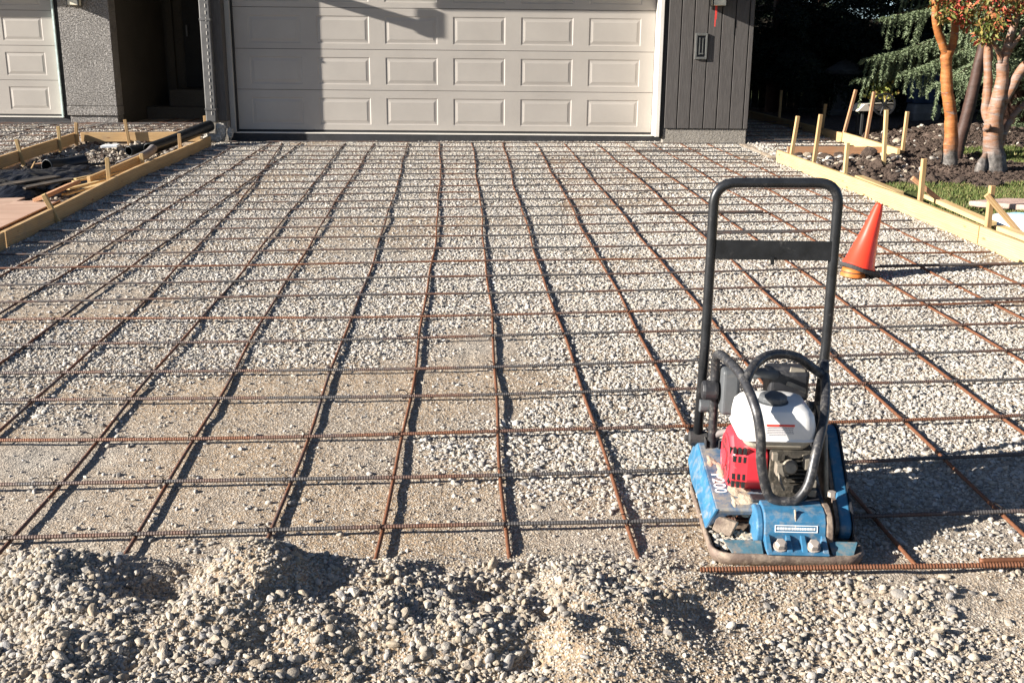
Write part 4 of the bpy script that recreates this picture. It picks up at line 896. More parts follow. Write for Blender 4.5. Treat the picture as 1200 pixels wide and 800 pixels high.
# painted model marking on the deck, half buried by dust
cu = bpy.data.curves.new('marking', 'FONT'); cu.body = 'P200'; cu.size = .058; cu.extrude = .0006
to = bpy.data.objects.new('marking_curve', cu); COL.objects.link(to); bpy.context.view_layer.update()
me = bpy.data.meshes.new_from_object(to.evaluated_get(bpy.context.evaluated_depsgraph_get())); bpy.data.objects.remove(to)
me.materials.clear(); me.materials.append(M['white']); mk = bpy.data.objects.new('marking', me); COL.objects.link(mk); mk.parent = deck
sl = math.atan(.19); mk.matrix_local = Matrix.Translation((-.195, .345, dz(.345)+.0012)) @ Matrix.Rotation(sl, 4, 'X') @ Matrix.Rotation(R(-90), 4, 'Z')
def dustpile(pts, seed):
    mb = MB(); n = 18
    for cx, cy, rx, ry, h in pts:
        vs = [(cx, cy, dz(cy)+h)]; 
        for ring, f in ((1,.55),(2,1.0)):
            for k in range(n):
                a = 2*math.pi*k/n; q = f*(1+.28*math.sin(3*a+seed)+.15*math.sin(5*a+2*seed)); x, y = cx+rx*q*math.cos(a), cy+ry*q*math.sin(a); vs.append((x, y, dz(y)+(h*.7 if ring == 1 else .0005)))
        fs = [(0, 1+k, 1+(k+1)%n) for k in range(n)] + [(1+k, 1+n+k, 1+n+(k+1)%n, 1+(k+1)%n) for k in range(n)]; mb.add(vs, fs)
    return mb
dustpile([(-.155,.36,.022,.045,.005),(-.12,.27,.035,.05,.006),(-.09,.20,.055,.028,.006),(-.03,.175,.05,.02,.006),(-.14,.185,.012,.03,.003),(-.185,.42,.016,.03,.004)], 2).build('sand_dust', M['dustm'], deck, smooth=True)
# engine block
mb = MB(); mb.box((-.03,.215,.150),(.105,.44,.31)); mb.box((-.02,.185,.146),(.09,.214,.20))
for k in range(7): mb.box((.02,.195,.205+k*.014),(.12,.32,.211+k*.014))
eng = mb.build('engine_block', M['engine'], PC, bevel=.004)
mb = MB(); mb.box((-.015,.175,.235),(.025,.214,.275)); mb.lathe([(.024,0),(.026,.012),(.018,.03)], 14, Matrix.Translation((.028,.196,.262)) @ Matrix.Rotation(R(80),4,'X')); mb.box((-.030,.18,.285),(-.012,.20,.31)); mb.tube([(-.01,.18,.25),(.0,.165,.215),(.012,.17,.19)], .005, 6); mb.build('carburettor', M['alu'], eng, bevel=.002)
mb = MB(); mb.box((.070,.165,.262),(.100,.21,.300)); mb.box((.088,.17,.20),(.115,.21,.225)); mb.box((.094,.175,.165),(.118,.20,.19)); mb.build('bracket', M['alu'], eng, bevel=.003)
mb = MB(); mb.box((-.09,.155,.150),(.13,.205,.162)); mb.build('mounting_foot', M['plastic'], PC, bevel=.003)
# red recoil cover facing left
def octo(r, cy, cz, x, rot=0): return [(x, cy+r*math.cos(R(22.5+45*k+rot)), cz+r*math.sin(R(22.5+45*k+rot))) for k in range(8)]
mb = MB(); mb.rings([octo(.098,.325,.240,-.152), octo(.108,.325,.240,-.140), octo(.118,.325,.242,-.100), octo(.118,.325,.242,-.034)])
rc = mb.build('recoil_cover', M['red'], PC, bevel=.008, seg=3)
mb = MB(); mb.lathe([(.083,0),(.083,.004),(.072,.006),(.070,.002)], 32, Matrix.Translation((-.1515,.325,.240)) @ Matrix.Rotation(R(-90),4,'Y')); mb.lathe([(.030,0),(.030,.007),(.02,.009)], 24, Matrix.Translation((-.1515,.325,.240)) @ Matrix.Rotation(R(-90),4,'Y')); mb.build('grille_ring', M['red'], rc, smooth=False, bevel=.001)
mb = MB()
for cz in (.292,.262,.215,.185):
    for cy in (.252,.274,.296,.332,.354,.378): mb.box((-.1545, cy-.006, cz-.011), (-.150, cy+.006, cz+.011))
for k in range(4): mb.box((-.147, .262+k*.022, .137), (-.135, .274+k*.022, .146))
mb.build('grille_slots', M['dark'], rc)
# vents on the front shoulder of the cover, seen from the street
mb = MB()
for cz in (.300,.272,.212,.184):
    for xx in (-.142,-.126,-.110): 
        yy = .2245 + (xx+.1)*(-.22); mb.box((xx-.0048, yy-.006-.004, cz-.010), (xx+.0048, yy+.004, cz+.010))
mb.build('shoulder_slots', M['dark'], rc)
# tank
mb = MB(); 
def trect(sx0, sx1, sy0, sy1, r, z): return rrect(sx0, sx1, sy0, sy1, r, z, 5)
mb.rings([trect(-.122,.104,.200,.425,.035,.343), trect(-.132,.112,.189,.436,.04,.349), trect(-.130,.110,.190,.435,.04,.392), trect(-.125,.104,.194,.431,.04,.424), trect(-.113,.092,.206,.42,.045,.442), trect(-.090,.070,.230,.40,.045,.4505), trect(-.055,.04,.26,.37,.04,.4525)])
tank = mb.build('fuel_tank', M['tank'], PC, smooth=True, bevel=.004)
mb = MB(); mb.rings([trect(-.100,.085,.215,.41,.03,.312), trect(-.114,.096,.203,.42,.035,.326), trect(-.122,.104,.198,.424,.035,.3425)]); mb.build('tank_bracket', M['tank_lo'], tank, bevel=.003)
mb = MB(); mb.rings([trect(-.134,.114,.187,.438,.041,.3465), trect(-.137,.117,.184,.441,.042,.350), trect(-.134,.114,.187,.438,.041,.354)]); mb.build('tank_seam', M['tank'], tank)
mb = MB(); mb.lathe([(.040,0),(.046,.004),(.046,.020),(.036,.028),(.0,.029)], 10, Matrix.Translation((-.02,.285,.450)), cap=False); mb.lathe([(.052,-.003),(.052,.003)], 20, Matrix.Translation((-.02,.285,.450))); mb.build('tank_cap', M['filter'], tank, bevel=.003)
mb = MB(); Mx = Matrix.Translation((.0,.1888,.386)); 
mb.box((-.055,-.0008,.0135),(.034,.004,.0195), Mx); mb.build('red_band', M['redp'], tank)
mb = MB(); rn = random.Random(9)
for r_ in range(5):
    x = -.054 + (.008 if r_ == 4 else 0)
    while x < (.028 if r_ < 4 else .0):
        w = rn.uniform(.003,.008); mb.box((x,-.0006,.0075-r_*.0058),(x+w,.004,.0092-r_*.0058), Mx); x += w+.0022
mb.build('label_text', M['greyp'], tank)
mb = MB(); mb.add([(-.1337,.245,.392),(-.1337,.215,.368),(-.1337,.222,.365),(-.1337,.252,.389)], [(0,1,2,3)]); mb.build('side_decal', M['cyanp'], tank)
# air filter, muffler, knob
mb = MB(); mb.box((-.158,.44,.345),(-.098,.53,.505)); mb.build('air_filter', M['filter'], PC, bevel=.012, seg=3)
mb = MB(); mb.lathe([(.03,0),(.034,.01),(.034,.045),(.03,.055)], 18, Matrix.Translation((-.165,.49,.42)) @ Matrix.Rotation(R(-90),4,'Y')); mb.build('filter_knob', M['plastic'], PC, bevel=.003)
mb = MB(); mb.tube([(-.09,.45,.49),(-.03,.43,.505),(.02,.45,.49)], .018, 12); mb.build('intake_elbow', M['filter'], PC, smooth=True)
mb = MB(); mb.box((.0,.44,.40),(.135,.56,.505)); mf = mb.build('muffler', M['plastic'], PC, bevel=.014, seg=3)
mb = MB(); mb.add([(.055,.437,.460),(.125,.437,.430),(.120,.45,.508),(.070,.45,.515),(.055,.448,.460),(.125,.448,.430),(.120,.458,.512),(.070,.458,.520)], [(0,1,2,3),(7,6,5,4),(0,4,5,1),(1,5,6,2),(2,6,7,3),(3,7,4,0)]); mb.build('heat_shield', M['alu'], mf, bevel=.002)
# roll frame
RT = .0158
loop = bez([(-.168,.52,.135),(-.172,.515,.40),(-.177,.50,.520),(-.172,.465,.556),(-.155,.39,.556),(-.126,.28,.535),(-.100,.165,.470),(-.083,.135,.385),(-.075,.132,.295),(-.050,.128,.200),(-.020,.124,.174),(.012,.122,.172),(.045,.124,.180),(.078,.132,.230),(.102,.165,.322),(.130,.225,.385),(.152,.290,.425),(.176,.39,.465),(.186,.45,.492)], 8)
mb = MB(); mb.tube(loop, RT, 12); fr = mb.build('roll_frame', M['tube'], PC, smooth=True)
mb = MB(); mb.tube(bez([(-.118,.255,.522),(-.096,.29,.555),(-.05,.35,.578),(.01,.40,.580),(.08,.43,.562),(.13,.445,.528),(.178,.45,.492)], 8), RT, 12); mb.build('arch_tube', M['tube'], fr, smooth=True)
mb = MB(); mb.tube(rounded([(.184,.452,.49),(.190,.485,.540),(.192,.52,.42),(.188,.52,.13)], .03), RT, 12); mb.build('rear_upright', M['tube'], fr, smooth=True)
mb = MB(); mb.box((-.192,.508,.120),(-.144,.548,.152)); mb.box((-.194,.50,.15),(-.188,.55,.23)); mb.box((-.148,.50,.15),(-.142,.55,.23)); mb.build('frame_bracket', M['tube'], fr, bevel=.003)
mb = MB(); mb.lathe([(.012,0),(.012,.012)], 6, Matrix.Translation((-.168,.506,.135)) @ Matrix.Rotation(R(90),4,'X')); mb.build('bolt', M['bolt'], fr)
# handle
mb = MB(); mb.tube(rounded([(-.214,.565,.205),(-.206,.56,.60),(-.207,.555,1.125),(.205,.555,1.130),(.210,.56,.60),(.203,.565,.205)], .075, 9), .0172, 14); hd = mb.build('handle', M['tube_c'], PC, smooth=True)
mb = MB(); mb.box((-.194,.544,.868),(.197,.548,.935)); mb.box((-.006,.540,.852),(.006,.5435,.880)); mb.build('cross_plate', M['tube_c'], hd, bevel=.0015)
for sx in (-1, 1):
    mb = MB(); mb.lathe([(.022,-.035),(.026,-.03),(.026,.03),(.022,.035)], 18, Matrix.Translation((sx*.212,.565,.215)) @ Matrix.Rotation(R(90),4,'Y')); mb.lathe([(.013,-.048),(.013,.048)], 10, Matrix.Translation((sx*.212,.565,.215)) @ Matrix.Rotation(R(90),4,'Y')); mb.build('pivot_bush', M['rubber'], hd, bevel=.002)
    mb = MB(); mb.lathe([(.021,-.028),(.023,-.024),(.023,.024),(.021,.028)], 18, Matrix.Translation((sx*.190,.545,.345)) @ Matrix.Rotation(R(90),4,'Y')); mb.build('handle_stop', M['filter'], hd, bevel=.002)
mb = MB(); mb.tube(bez([(-.165,.53,.235),(-.14,.50,.262),(-.11,.47,.275),(-.08,.44,.275)], 6), .0125, 10); mb.build('drain_hose', M['hose'], PC, smooth=True)
# belt guard on the right
def stadium(y0, z0, r0, y1, z1, r1, n=12):
    a = math.atan2(z1-z0, y1-y0); out = []
    for k in range(n+1): t = a+math.pi/2+math.pi*k/n; out.append((y0+r0*math.cos(t), z0+r0*math.sin(t)))
    for k in range(n+1): t = a-math.pi/2+math.pi*k/n; out.append((y1+r1*math.cos(t), z1+r1*math.sin(t)))
    return out
mb = MB(); mb.prism(stadium(.150,.080,.044,.405,.250,.080), 'x', .184, .222); bg = mb.build('belt_guard', M['blue_b'], PC, bevel=.006, seg=2)
mb = MB(); mb.prism(stadium(.150,.080,.050,.405,.250,.086), 'x', .2225, .228); mb.build('guard_rim', M['plastic'], bg)
mb = MB(); mb.prism(stadium(.150,.083,.036,.405,.250,.070), 'x', .172, .1835); mb.build('guard_back', M['steel'], bg)
mb = MB(); mb.tube([(.158,.20,.155),(.163,.30,.33),(.160,.40,.40)], .008, 8); mb.build('cable', M['alu'], PC, smooth=True)
mb = MB(); mb.lathe([(.013,0),(.013,.016)], 6, Matrix.Translation((.150,.118,.195))); mb.build('bolt', M['bolt'], PC)
# pebbles and sand caught on the plate
n = 130; xx = RNG.uniform(-.21, -.09, n); yy = RNG.uniform(.05, .16, n); P1 = np.stack([xx, yy, np.full(n, .026)+RNG.uniform(0, .018, n)], 1)
m2 = 70; P2 = np.stack([RNG.uniform(-.222, -.20, m2), RNG.uniform(.12, .45, m2), RNG.uniform(.03, .055, m2)], 1)
m3 = 40; P3 = np.stack([RNG.uniform(-.16, -.05, m3), RNG.uniform(.155, .175, m3), RNG.uniform(.095, .115, m3)], 1)
PP = np.concatenate([P1, P2, P3]); ca, sa = math.cos(R(-3)), math.sin(R(-3))
W = np.stack([.922+ca*PP[:,0]-sa*PP[:,1], 3.0+sa*PP[:,0]+ca*PP[:,1], .124+PP[:,2]], 1)
tag(scatter('plate_pebbles', W, lognorm(len(W), .0075, .35, .004, .014), ng=SGP), 'beige pebbles lying on the steel plate of the compactor', 'pebbles')
mb = MB(); dm = []
lump('sand_clump', (-.135, .10, .030), (.035, .028, .018), M['dustm'], 4, 3, .4).parent = plate
lump('sand_clump', (-.09, .13, .034), (.04, .03, .022), M['dustm'], 6, 3, .4).parent = plate

# ------------------------------------------------------------------ traffic cone on a crushed base
cx, cy = 2.37, 6.72; gz = g(cx, cy)+.01
t = tag(empty('traffic_cone', (cx, cy, gz+.055)), 'orange traffic cone leaning to the right on the rebar mesh', 'traffic cone'); t.rotation_euler = (R(2), R(15), .35)
mb = MB(); mb.lathe([(.108,.010),(.108,.016),(.098,.030),(.060,.215),(.032,.385),(.0235,.418),(.022,.428),(.019,.424),(.019,.39)], 40, cap=False); mb.build('cone_body', M['cone'], t, smooth=True)
mb = MB(); pr = [(.128+.004*math.sin(3*k), k) for k in range(40)]; 
ringo = lambda r, z: [((r+.006*math.sin(5*a+.6)+.004*math.sin(9*a))*math.cos(a), (r+.006*math.sin(5*a+.6))*math.sin(a), z+.006*math.sin(2*a+1)) for a in [2*math.pi*k/40 for k in range(40)]]
mb.rings([ringo(.10,-.016), ringo(.142,-.016), ringo(.147,-.004), ringo(.142,.009), ringo(.10,.011)]); mb.build('rubber_base', M['rubber'], t)
t = tag(empty('cone_stub', (cx-.03, cy, gz)), 'faded orange and yellow cut-off cone stub under the leaning cone', 'cone stub')
mb = MB(); mb.lathe([(.078,0),(.080,.010),(.076,.014),(.072,.045),(.066,.060),(.062,.055),(.066,.014)], 32, Matrix.Rotation(R(4), 4, 'Y'), cap=False); mb.build('collar', M['cone_y'], t, smooth=True)
mb = MB(); mb.lathe([(.0755,.026),(.0765,.029),(.0735,.032)], 32, Matrix.Rotation(R(4), 4, 'Y'), cap=False); mb.build('rim', M['rubber'], t)
# ------------------------------------------------------------------ trees
def tri_mesh(name, V, mat, parent=None, per=3):
    n = len(V); me = bpy.data.meshes.new(name); me.vertices.add(n); me.vertices.foreach_set('co', V.astype(np.float32).ravel())
    me.loops.add(n); me.loops.foreach_set('vertex_index', np.arange(n, dtype=np.int32)); k = n//per; me.polygons.add(k)
    me.polygons.foreach_set('loop_start', np.arange(0, n, per, dtype=np.int32)); me.polygons.foreach_set('loop_total', np.full(k, per, np.int32))
    me.materials.append(mat); me.update(); me.validate(); o = bpy.data.objects.new(name, me); COL.objects.link(o)
    if parent is not None: o.parent = parent
    return o
def unit(v): return v/np.maximum(1e-9, np.linalg.norm(v, axis=-1, keepdims=True))
def needles(A, D, L, rng, step=.013, per=4, ln=.030, w=.0045):
    """needle triangles along twigs: A starts, D directions, L lengths"""
    out = []; ns = np.maximum(3, (L/step).astype(int)); idx = np.repeat(np.arange(len(A)), ns)
    t = np.concatenate([np.linspace(0, 1, k) for k in ns]); 
    sag = t**2*.25*L[idx]; P = A[idx] + D[idx]*(L[idx]*t)[:, None]; P[:, 2] -= sag
    P = np.repeat(P, per, 0); Dd = np.repeat(D[idx], per, 0); m = len(P)
    r = unit(rng.normal(size=(m, 3))); r = unit(r - Dd*(r*Dd).sum(1)[:, None]); nd = unit(r*.75 + Dd*.65); nd[:, 2] += .0
    ll = ln*rng.uniform(.7, 1.25, m)[:, None]; side = unit(np.cross(nd, rng.normal(size=(m, 3))))*w
    V = np.stack([P-side, P+side, P+nd*ll], 1).reshape(-1, 3); return V
def spruce(loc, H, Rb, nb, label, group, mat, seed, zmin=.35, detail=1.0, arc=None, step=.013, per=4, ln=.032, w=.005, kind=None):
    rng = np.random.default_rng(seed); root = tag(empty('spruce_tree', loc), label, 'tree', group)
    mb = MB(); mb.tube([(0,0,-.2),(0,0,H*.3),(.03,.02,H*.7),(.03,.02,H)], [.20*H/9, .15*H/9, .07*H/9, .012], 10); mb.build('trunk', M['bark_d'], root, smooth=True)
    As, Ds, Ls = [], [], []; limb = MB()
    for b in range(nb):
        f = rng.uniform(0, 1)**1.25; h = zmin + (H-zmin)*f*.97; L = Rb*(1-h/H)**.8*rng.uniform(.75, 1.1)+.15
        a = rng.uniform(0, 2*np.pi) if arc is None else np.radians(rng.uniform(*arc))
        d = np.array([np.cos(a), np.sin(a), 0.]); sd = np.array([-d[1], d[0], 0]); n = max(5, int(L/.075*detail)); t = np.linspace(0, 1, n)
        z = h + L*(.10*t - .42*t**2 + .14*t**4); ax = d[None]*(L*t)[:, None]; ax[:, 2] = z
        ax = ax + sd[None]*(.05*np.sin(t*5+b))[:, None]
        limb.tube([tuple(p) for p in ax[::max(1, n//5)]], [.022*(1-.85*k/max(1, len(ax[::max(1, n//5)])-1)) for k in range(len(ax[::max(1, n//5)]))], 5)
        for i in range(1, n):
            tt = t[i]; 
            for s in (-1, 1):
                tl = (.10+.42*L*.45*(1-tt)**.75*min(1, tt*4+.2))*rng.uniform(.65, 1.2)
                dr = d*.62 + sd*s*rng.uniform(.6, 1.0) + np.array([0,0,rng.uniform(-.65, -.1)]); As.append(ax[i]); Ds.append(dr/np.linalg.norm(dr)); Ls.append(tl)
            if rng.uniform() < .85:
                dr = d*.25 + sd*rng.uniform(-.4, .4) + np.array([0,0,-1.]); As.append(ax[i]); Ds.append(dr/np.linalg.norm(dr)); Ls.append((.08+.22*min(1, L/1.5))*rng.uniform(.6, 1.3))
        As.append(ax[-1]); Ds.append(unit(ax[-1]-ax[-2])); Ls.append(.14)
    limb.build('limbs', M['bark_d'], root)
    V = needles(np.array(As), np.array(Ds), np.array(Ls), rng, step, per, ln, w); fo = tri_mesh('crown', V, mat, root); return root
SGR = 'spruces behind the right lawn'
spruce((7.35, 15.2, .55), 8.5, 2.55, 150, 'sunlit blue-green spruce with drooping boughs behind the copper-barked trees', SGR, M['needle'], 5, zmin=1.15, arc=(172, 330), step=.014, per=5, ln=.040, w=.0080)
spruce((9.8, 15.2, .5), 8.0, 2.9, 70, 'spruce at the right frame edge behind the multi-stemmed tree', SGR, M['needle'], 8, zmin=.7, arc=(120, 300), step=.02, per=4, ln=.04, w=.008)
dark1 = spruce((5.6, 21.5, .5), 9.0, 3.1, 130, 'dark spruce in shade behind the side path, nearest the house', SGR, M['needle_shade'], 12, zmin=.9, step=.035, per=4, ln=.07, w=.016, detail=.8)
def copy_tree(o, loc, rz, sc_, label):
    c = o.copy(); COL.objects.link(c); c.location = loc; c.rotation_euler = (0, 0, rz); c.scale = (sc_,)*3; c['label'] = label
    for ch in o.children:
        d = ch.copy(); COL.objects.link(d); d.parent = c
    return c
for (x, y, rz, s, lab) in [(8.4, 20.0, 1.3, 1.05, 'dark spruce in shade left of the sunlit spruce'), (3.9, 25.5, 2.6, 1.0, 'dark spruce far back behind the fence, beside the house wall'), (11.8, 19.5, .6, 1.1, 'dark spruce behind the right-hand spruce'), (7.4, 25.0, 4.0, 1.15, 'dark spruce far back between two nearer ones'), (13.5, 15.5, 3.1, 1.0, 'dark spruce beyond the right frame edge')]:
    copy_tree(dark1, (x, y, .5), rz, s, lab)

def branchy(name, loc, stems, mat, label, leafspots, leafmat, seed, nleaf=40, lsz=.072, group=None):
    """trunk of tapered stems as one mesh, plus a crown of loose leaves"""
    rng = np.random.default_rng(seed); root = tag(empty(name, loc), label, 'tree', group); mb = MB(); L0 = Vector(loc)
    for pts, r in stems:
        n = 7; P = bez([tuple(Vector(p)-L0) for p in pts], n); k = len(P); rr = np.interp(np.linspace(0, 1, k), np.linspace(0, 1, len(r)), r)
        rr = rr*(1+.035*np.sin(np.arange(k)*.55+seed*2.)+.02*np.sin(np.arange(k)*1.3+seed)); mb.tube(P, list(rr), 16)
    A = np.array(mb.v); kk = (fbm(A[:,0]*1.3+A[:,1]*1.1, A[:,2], .07, seed, 3)-.5)*.022 + (fbm(A[:,0]+A[:,1]*1.7, A[:,2], .22, seed+3, 2)-.5)*.03; mb.v = [tuple(p) for p in A + kk[:, None]*np.array([1., .6, 0])]
    mb.build('trunk', mat, root, smooth=True)
    C = []
    for (c, rad, n) in leafspots:
        n = int(n*LK)
        q = unit(rng.normal(size=(n, 3)))*rng.uniform(.15, 1, (n, 1))**.5*np.array(rad); C.append(np.array(c)-np.array(loc)+q)
    C = np.concatenate(C); m = len(C); d = unit(rng.normal(size=(m, 3))*np.array([1,1,.7])+np.array([0,0,-.9])); s = unit(np.cross(d, rng.normal(size=(m, 3)))); l = lsz*rng.uniform(.6, 1.3, m)[:, None]
    nn = np.cross(d, s)*l*.12
    V = np.stack([C, C+d*l*.45+s*l*.17+nn, C+d*l, C+d*l*.45-s*l*.17+nn], 1).reshape(-1, 3); tri_mesh('crown', V, leafmat, root, 4); return root
def leafcloud(n, xr, yr, zr, rng, r=(.16,.30), cnt=46):
    return [((rng.uniform(*xr), rng.uniform(*yr), rng.uniform(*zr)), (lambda q: (q, q, q*.6))(rng.uniform(*r)), cnt) for _ in range(n)]
rg = np.random.default_rng(31)
# first tree: one copper trunk that forks
t1 = [([(5.06,11.75,.36),(5.03,11.72,.60),(5.00,11.7,.90),(4.92,11.7,1.25),(4.865,11.7,1.58),(4.87,11.7,1.70)], [.155,.118,.100,.088,.085,.088]),
      ([(4.88,11.7,1.62),(4.80,11.68,1.76),(4.715,11.66,1.93),(4.66,11.64,2.12),(4.60,11.6,2.45),(4.45,11.5,3.2),(4.2,11.4,4.2)], [.070,.062,.058,.054,.05,.04,.015]),
      ([(4.87,11.7,1.62),(4.93,11.72,1.80),(4.92,11.74,2.02),(4.93,11.8,2.3),(5.05,11.9,3.0),(5.1,12.0,4.2)], [.070,.060,.055,.052,.04,.015])]
LK = 1.8; lv1 = [((4.86,11.5,2.10),(.13,.13,.10),70),((4.66,11.4,2.05),(.10,.10,.06),46),((4.98,11.5,2.05),(.16,.12,.14),90),((4.80,11.6,2.22),(.22,.2,.10),120)] + leafcloud(60, (3.9,5.5), (10.8,12.4), (2.35,4.4), rg)
t1 = [(p_, [q*.69 for q in r_]) for p_, r_ in t1]
branchy('maple_tree', (5.05, 11.72, .42), t1, M['bark_o'], 'slender tree with smooth copper-orange trunk forking in a Y, left of the other', lv1, M['leaf_a'], 1, group='ornamental trees with copper bark')
t2 = [([(5.42,11.45,.34),(5.40,11.45,.55),(5.36,11.45,.75),(5.345,11.45,.95),(5.36,11.45,1.2),(5.375,11.45,1.42),(5.36,11.45,1.58)], [.235,.195,.16,.15,.115,.105,.098]),
      ([(5.33,11.47,.92),(5.285,11.52,1.10),(5.275,11.56,1.40),(5.255,11.6,1.75),(5.26,11.64,2.05),(5.2,11.7,3.0),(5.1,11.8,4.2)], [.08,.072,.066,.06,.055,.04,.015]),
      ([(5.35,11.45,1.55),(5.30,11.42,1.66),(5.20,11.38,1.80),(5.17,11.36,1.92)], [.045,.038,.030,.02]),
      ([(5.37,11.45,1.52),(5.38,11.44,1.72),(5.40,11.43,1.88),(5.42,11.4,2.08),(5.45,11.3,2.8),(5.6,11.2,4.0)], [.072,.062,.055,.05,.04,.012]),
      ([(5.40,11.43,1.70),(5.50,11.38,1.90),(5.60,11.33,2.06),(5.75,11.25,2.3),(6.1,11.1,3.1)], [.038,.035,.032,.03,.012]),
      ([(5.43,11.45,1.18),(5.49,11.43,1.38),(5.57,11.40,1.54),(5.70,11.35,1.72),(5.95,11.3,2.2),(6.4,11.2,3.4)], [.075,.080,.075,.07,.05,.015]),
      ([(5.44,11.5,.62),(5.50,11.52,.86),(5.60,11.55,1.04),(5.75,11.6,1.18),(6.1,11.7,1.5),(6.6,11.9,2.4)], [.07,.055,.048,.045,.035,.012]),
      ([(5.45,11.55,1.0),(5.54,11.6,1.28),(5.66,11.65,1.45),(5.9,11.7,1.8)], [.05,.05,.045,.03]),
      ([(5.24,11.40,.90),(5.235,11.33,.93),(5.233,11.30,.93)], [.045,.045,.035]),
      ([(5.26,11.40,.36),(5.25,11.40,.52),(5.29,11.42,.66)], [.10,.085,.03])]
lv2 = [((5.08,11.3,1.88),(.13,.12,.10),80),((5.12,11.2,2.02),(.17,.12,.12),100),((5.42,11.2,2.13),(.24,.15,.10),140),((5.60,11.1,2.05),(.10,.1,.07),40),((5.62,11.15,1.90),(.06,.08,.08),30),((5.2,11.3,2.2),(.3,.2,.10),130)] + leafcloud(70, (4.8,6.8), (10.6,12.2), (2.35,4.6), rg)
t2 = [(p_, [q*(.62 if i_ == 0 else .68) for q in r_]) for i_, (p_, r_) in enumerate(t2)]
branchy('maple_tree', (5.40, 11.45, .42), t2, M['bark_g'], 'gnarled multi-stemmed tree with peeling grey and copper bark, at the right frame edge', lv2, M['leaf_a'], 2, group='ornamental trees with copper bark')
t3 = [([(5.42,12.5,.34),(5.46,12.5,.7),(5.53,12.5,1.15),(5.60,12.5,1.75),(5.7,12.5,2.6),(5.8,12.4,4.4)], [.085,.072,.066,.062,.055,.02])]
branchy('maple_tree', (5.45, 12.5, .42), t3, M['bark_d'], 'dark brown trunk leaning between the two copper-barked trees', leafcloud(40, (5.1,6.6), (11.9,13.2), (2.6,4.8), rg), M['leaf_a'], 3, group='ornamental trees with copper bark')
# plants, cart and ornaments in the back garden
def leafy(name, loc, rad, n, mat, label, cat, seed, lsz=.06, parent=None):
    rng = np.random.default_rng(seed); q = unit(rng.normal(size=(n, 3)))*rng.uniform(.3, 1, (n, 1))*np.array(rad); q[:, 2] = np.abs(q[:, 2]); d = unit(q+np.array([0,0,.3])+rng.normal(0, .4, (n, 3))); s = unit(np.cross(d, rng.normal(size=(n, 3)))); l = lsz*rng.uniform(.6, 1.4, n)[:, None]
    V = np.stack([q, q+d*l*.5+s*l*.28, q+d*l, q+d*l*.5-s*l*.28], 1).reshape(-1, 3); o = tri_mesh(name, V, mat, parent, 4); o.location = loc
    return o if parent is not None else tag(o, label, cat)
CG = (5.30, 15.0, g(5.3, 15.0))
ct = tag(empty('garden_cart', CG), 'small pale garden cart with a black spoked wheel behind the side path', 'cart')
mb = MB(); mb.add([(-.28,-.16,.40),(.22,-.16,.42),(.22,.16,.42),(-.28,.16,.40),(-.20,-.19,.50),(.22,-.19,.52),(.22,.19,.52),(-.20,.19,.50)], [(3,2,1,0),(4,5,6,7),(0,1,5,4),(1,2,6,5),(2,3,7,6),(3,0,4,7)]); mb.build('tray', M['pale'], ct, bevel=.004)
mb = MB(); [mb.box((a,b,-.03),(a+.03,b+.03,.398)) for a in (-.2,.14) for b in (-.11,.08)]; mb.build('stand', M['dark'], ct)
mb = MB(); Mx = Matrix.Translation((.06,-.215,.50)) @ Matrix.Rotation(R(90),4,'X'); mb.lathe([(.135,-.012),(.155,-.012),(.155,.012),(.135,.012),(.135,-.012)], 32, Mx, cap=False); mb.lathe([(.03,-.02),(.03,.02)], 14, Mx); whl = mb.build('wheel', M['black_metal'], ct)
for k in range(10):
    a = 2*math.pi*k/10; mb = MB(); mb.tube([(.06+.028*math.cos(a),-.215,.50+.028*math.sin(a)),(.06+.137*math.cos(a),-.215,.50+.137*math.sin(a))], .008, 6); mb.build('spoke', M['black_metal'], whl)
leafy('cart_plant', (CG[0]+.08, CG[1]+.02, CG[2]+.56), (.24,.18,.34), 260, M['leaf_c'], 'yellow-green and brown plant growing in the pale cart', 'plant', 4)
gl = (6.55, 20.2, .52)
t = tag(empty('stone_lantern', gl), 'grey stone garden lantern with a wide cap standing in deep shade', 'stone lantern')
mb = MB(); mb.lathe([(.26,-.05),(.26,.10),(.20,.14),(.17,.45),(.22,.55),(.20,.62)], 16); mb.build('pedestal', M['slate'], t); mb = MB(); mb.lathe([(.10,.6),(.36,.78),(.38,.84),(.16,.98),(.05,1.06)], 16); mb.build('cap', M['slate'], t)
fn = tag(empty('garden_fence', (3.6, 22.6, .5)), 'dark weathered board fence in shade behind the side yard', 'fence')
mb = MB()
for k in range(48): mb.box((k*.15, 0, .05), (k*.15+.14, .022, 1.85+.01*math.sin(k*7)))
mb.build('fence_boards', M['wood_d'], fn)
for k in range(4): mb = MB(); mb.box((k*2.35-.05, .06, -.2), (k*2.35+.05, .16, 1.95)); mb.build('post', M['wood_d'], fn)
mb = MB(); mb.box((0,.023,.4),(7.2,.06,.5)); mb.box((0,.023,1.45),(7.2,.06,1.55)); mb.build('rail', M['wood_d'], fn)
mb = MB(); mb.rings([rrect(-.20,.20,-.16,.16,.06,0), rrect(-.24,.24,-.19,.19,.07,.20), rrect(-.22,.22,-.17,.17,.06,.34)]); mb.build('tub', M['tubp'], None, bevel=.01)
o = bpy.data.objects['tub']; o.name = 'storage_tub'; o.location = (6.95, 17.4, .55); tag(o, 'pale storage tub half hidden under the spruce boughs', 'tub')
mb = MB(); mb.rings([rrect(-.22,.22,-.16,.16,.05,0), rrect(-.24,.24,-.18,.18,.05,.5)]); o = mb.build('blue_bin', M['blued'], None, bevel=.012); o.location = (6.95, 17.45, .90); tag(o, 'blue bin showing between the spruce boughs', 'bin')
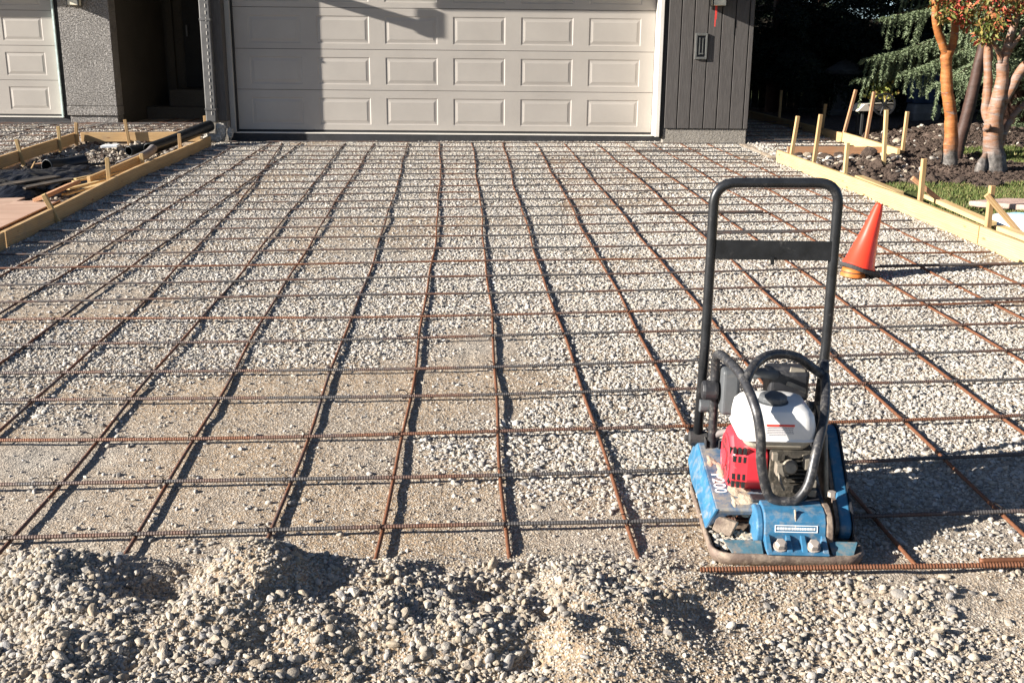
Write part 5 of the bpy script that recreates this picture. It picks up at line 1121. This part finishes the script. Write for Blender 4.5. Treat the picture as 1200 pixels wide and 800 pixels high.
# paver, bag
mb = MB(); mb.add([(-.33,.06,0),(.10,-.22,0),(.65,-.15,0),(.7,.22,0),(.1,.28,0),(-.33,.06,.05),(.10,-.22,.05),(.65,-.15,.05),(.7,.22,.05),(.1,.28,.05)], [(4,3,2,1,0),(5,6,7,8,9)]+[(i,(i+1)%5,5+(i+1)%5,5+i) for i in range(5)]); o = mb.build('paver', M['flag'], None, bevel=.008); o.location = (4.60, 9.38, e(4.7,9.4)+.01); tag(o, 'flat pinkish stone paver lying in the grass', 'paver')
t = tag(empty('plastic_bag', (4.17, 8.35, e(4.2,8.4)+.0)), 'white plastic bag with a pale blue patch lying outside the right form', 'bag')
o = lump('bag', (0, 0, .05), (.16, .30, .075), M['whitep'], 21, 4, .22); o.parent = t
o = lump('blue_patch', (.05, .03, .105), (.09, .14, .035), M['bluep'], 22, 3, .2); o.parent = t

# ------------------------------------------------------------------ camera, sun, sky
f, pit, rol, yaw, h = 1245.9118, .267250433, .00940701102, .0202327662, 1.66556625
Rt = Vector((math.cos(yaw), -math.sin(yaw), 0)); F0 = Vector((math.sin(yaw), math.cos(yaw), 0)); Zv = Vector((0,0,1))
Fw = F0*math.cos(pit) - Zv*math.sin(pit); Uv = F0*math.sin(pit) + Zv*math.cos(pit); c_, s_ = math.cos(rol), math.sin(rol)
cx_, cy_ = Rt*c_ + Uv*s_, Uv*c_ - Rt*s_
cam = bpy.data.cameras.new('camera'); cam.sensor_width = 36; cam.lens = f/1200*36; cam.clip_start = .05; cam.clip_end = 8000
co = bpy.data.objects.new('camera', cam); COL.objects.link(co); mw = Matrix((cx_, cy_, -Fw)).transposed().to_4x4(); mw.translation = (0, 0, h); co.matrix_world = mw; sc.camera = co
EL = math.atan2(.484, 1.3284); D = Vector((1.279, .359, -.484)).normalized()
sl_ = bpy.data.lights.new('sun', 'SUN'); sl_.energy = 5.0; sl_.angle = R(.5); sl_.color = (1, .945, .865)
so = bpy.data.objects.new('sun', sl_); COL.objects.link(so); so.rotation_euler = D.to_track_quat('-Z', 'Y').to_euler(); so.location = (-20, -6, 12)
w = bpy.data.worlds.new('World'); sc.world = w; w.use_nodes = True; nt = w.node_tree; sky = nt.nodes.new('ShaderNodeTexSky'); sky.sky_type = 'NISHITA'; sky.sun_disc = False
sky.air_density = .55; sky.dust_density = .3; sky.sun_elevation = EL; sky.sun_rotation = math.atan2(-D.x, -D.y); bg = nt.nodes['Background']; nt.links.new(sky.outputs[0], bg.inputs[0]); bg.inputs[1].default_value = .05
vs = sc.view_settings; vs.view_transform = 'Standard'; vs.look = 'None'; vs.exposure = 1.55; vs.gamma = 1; vs.use_curve_mapping = False
sc.cycles.max_bounces = 6; sc.cycles.diffuse_bounces = 3; sc.cycles.glossy_bounces = 2; sc.cycles.transmission_bounces = 2; sc.cycles.use_denoising = True
sc.cycles.sample_clamp_indirect = 6
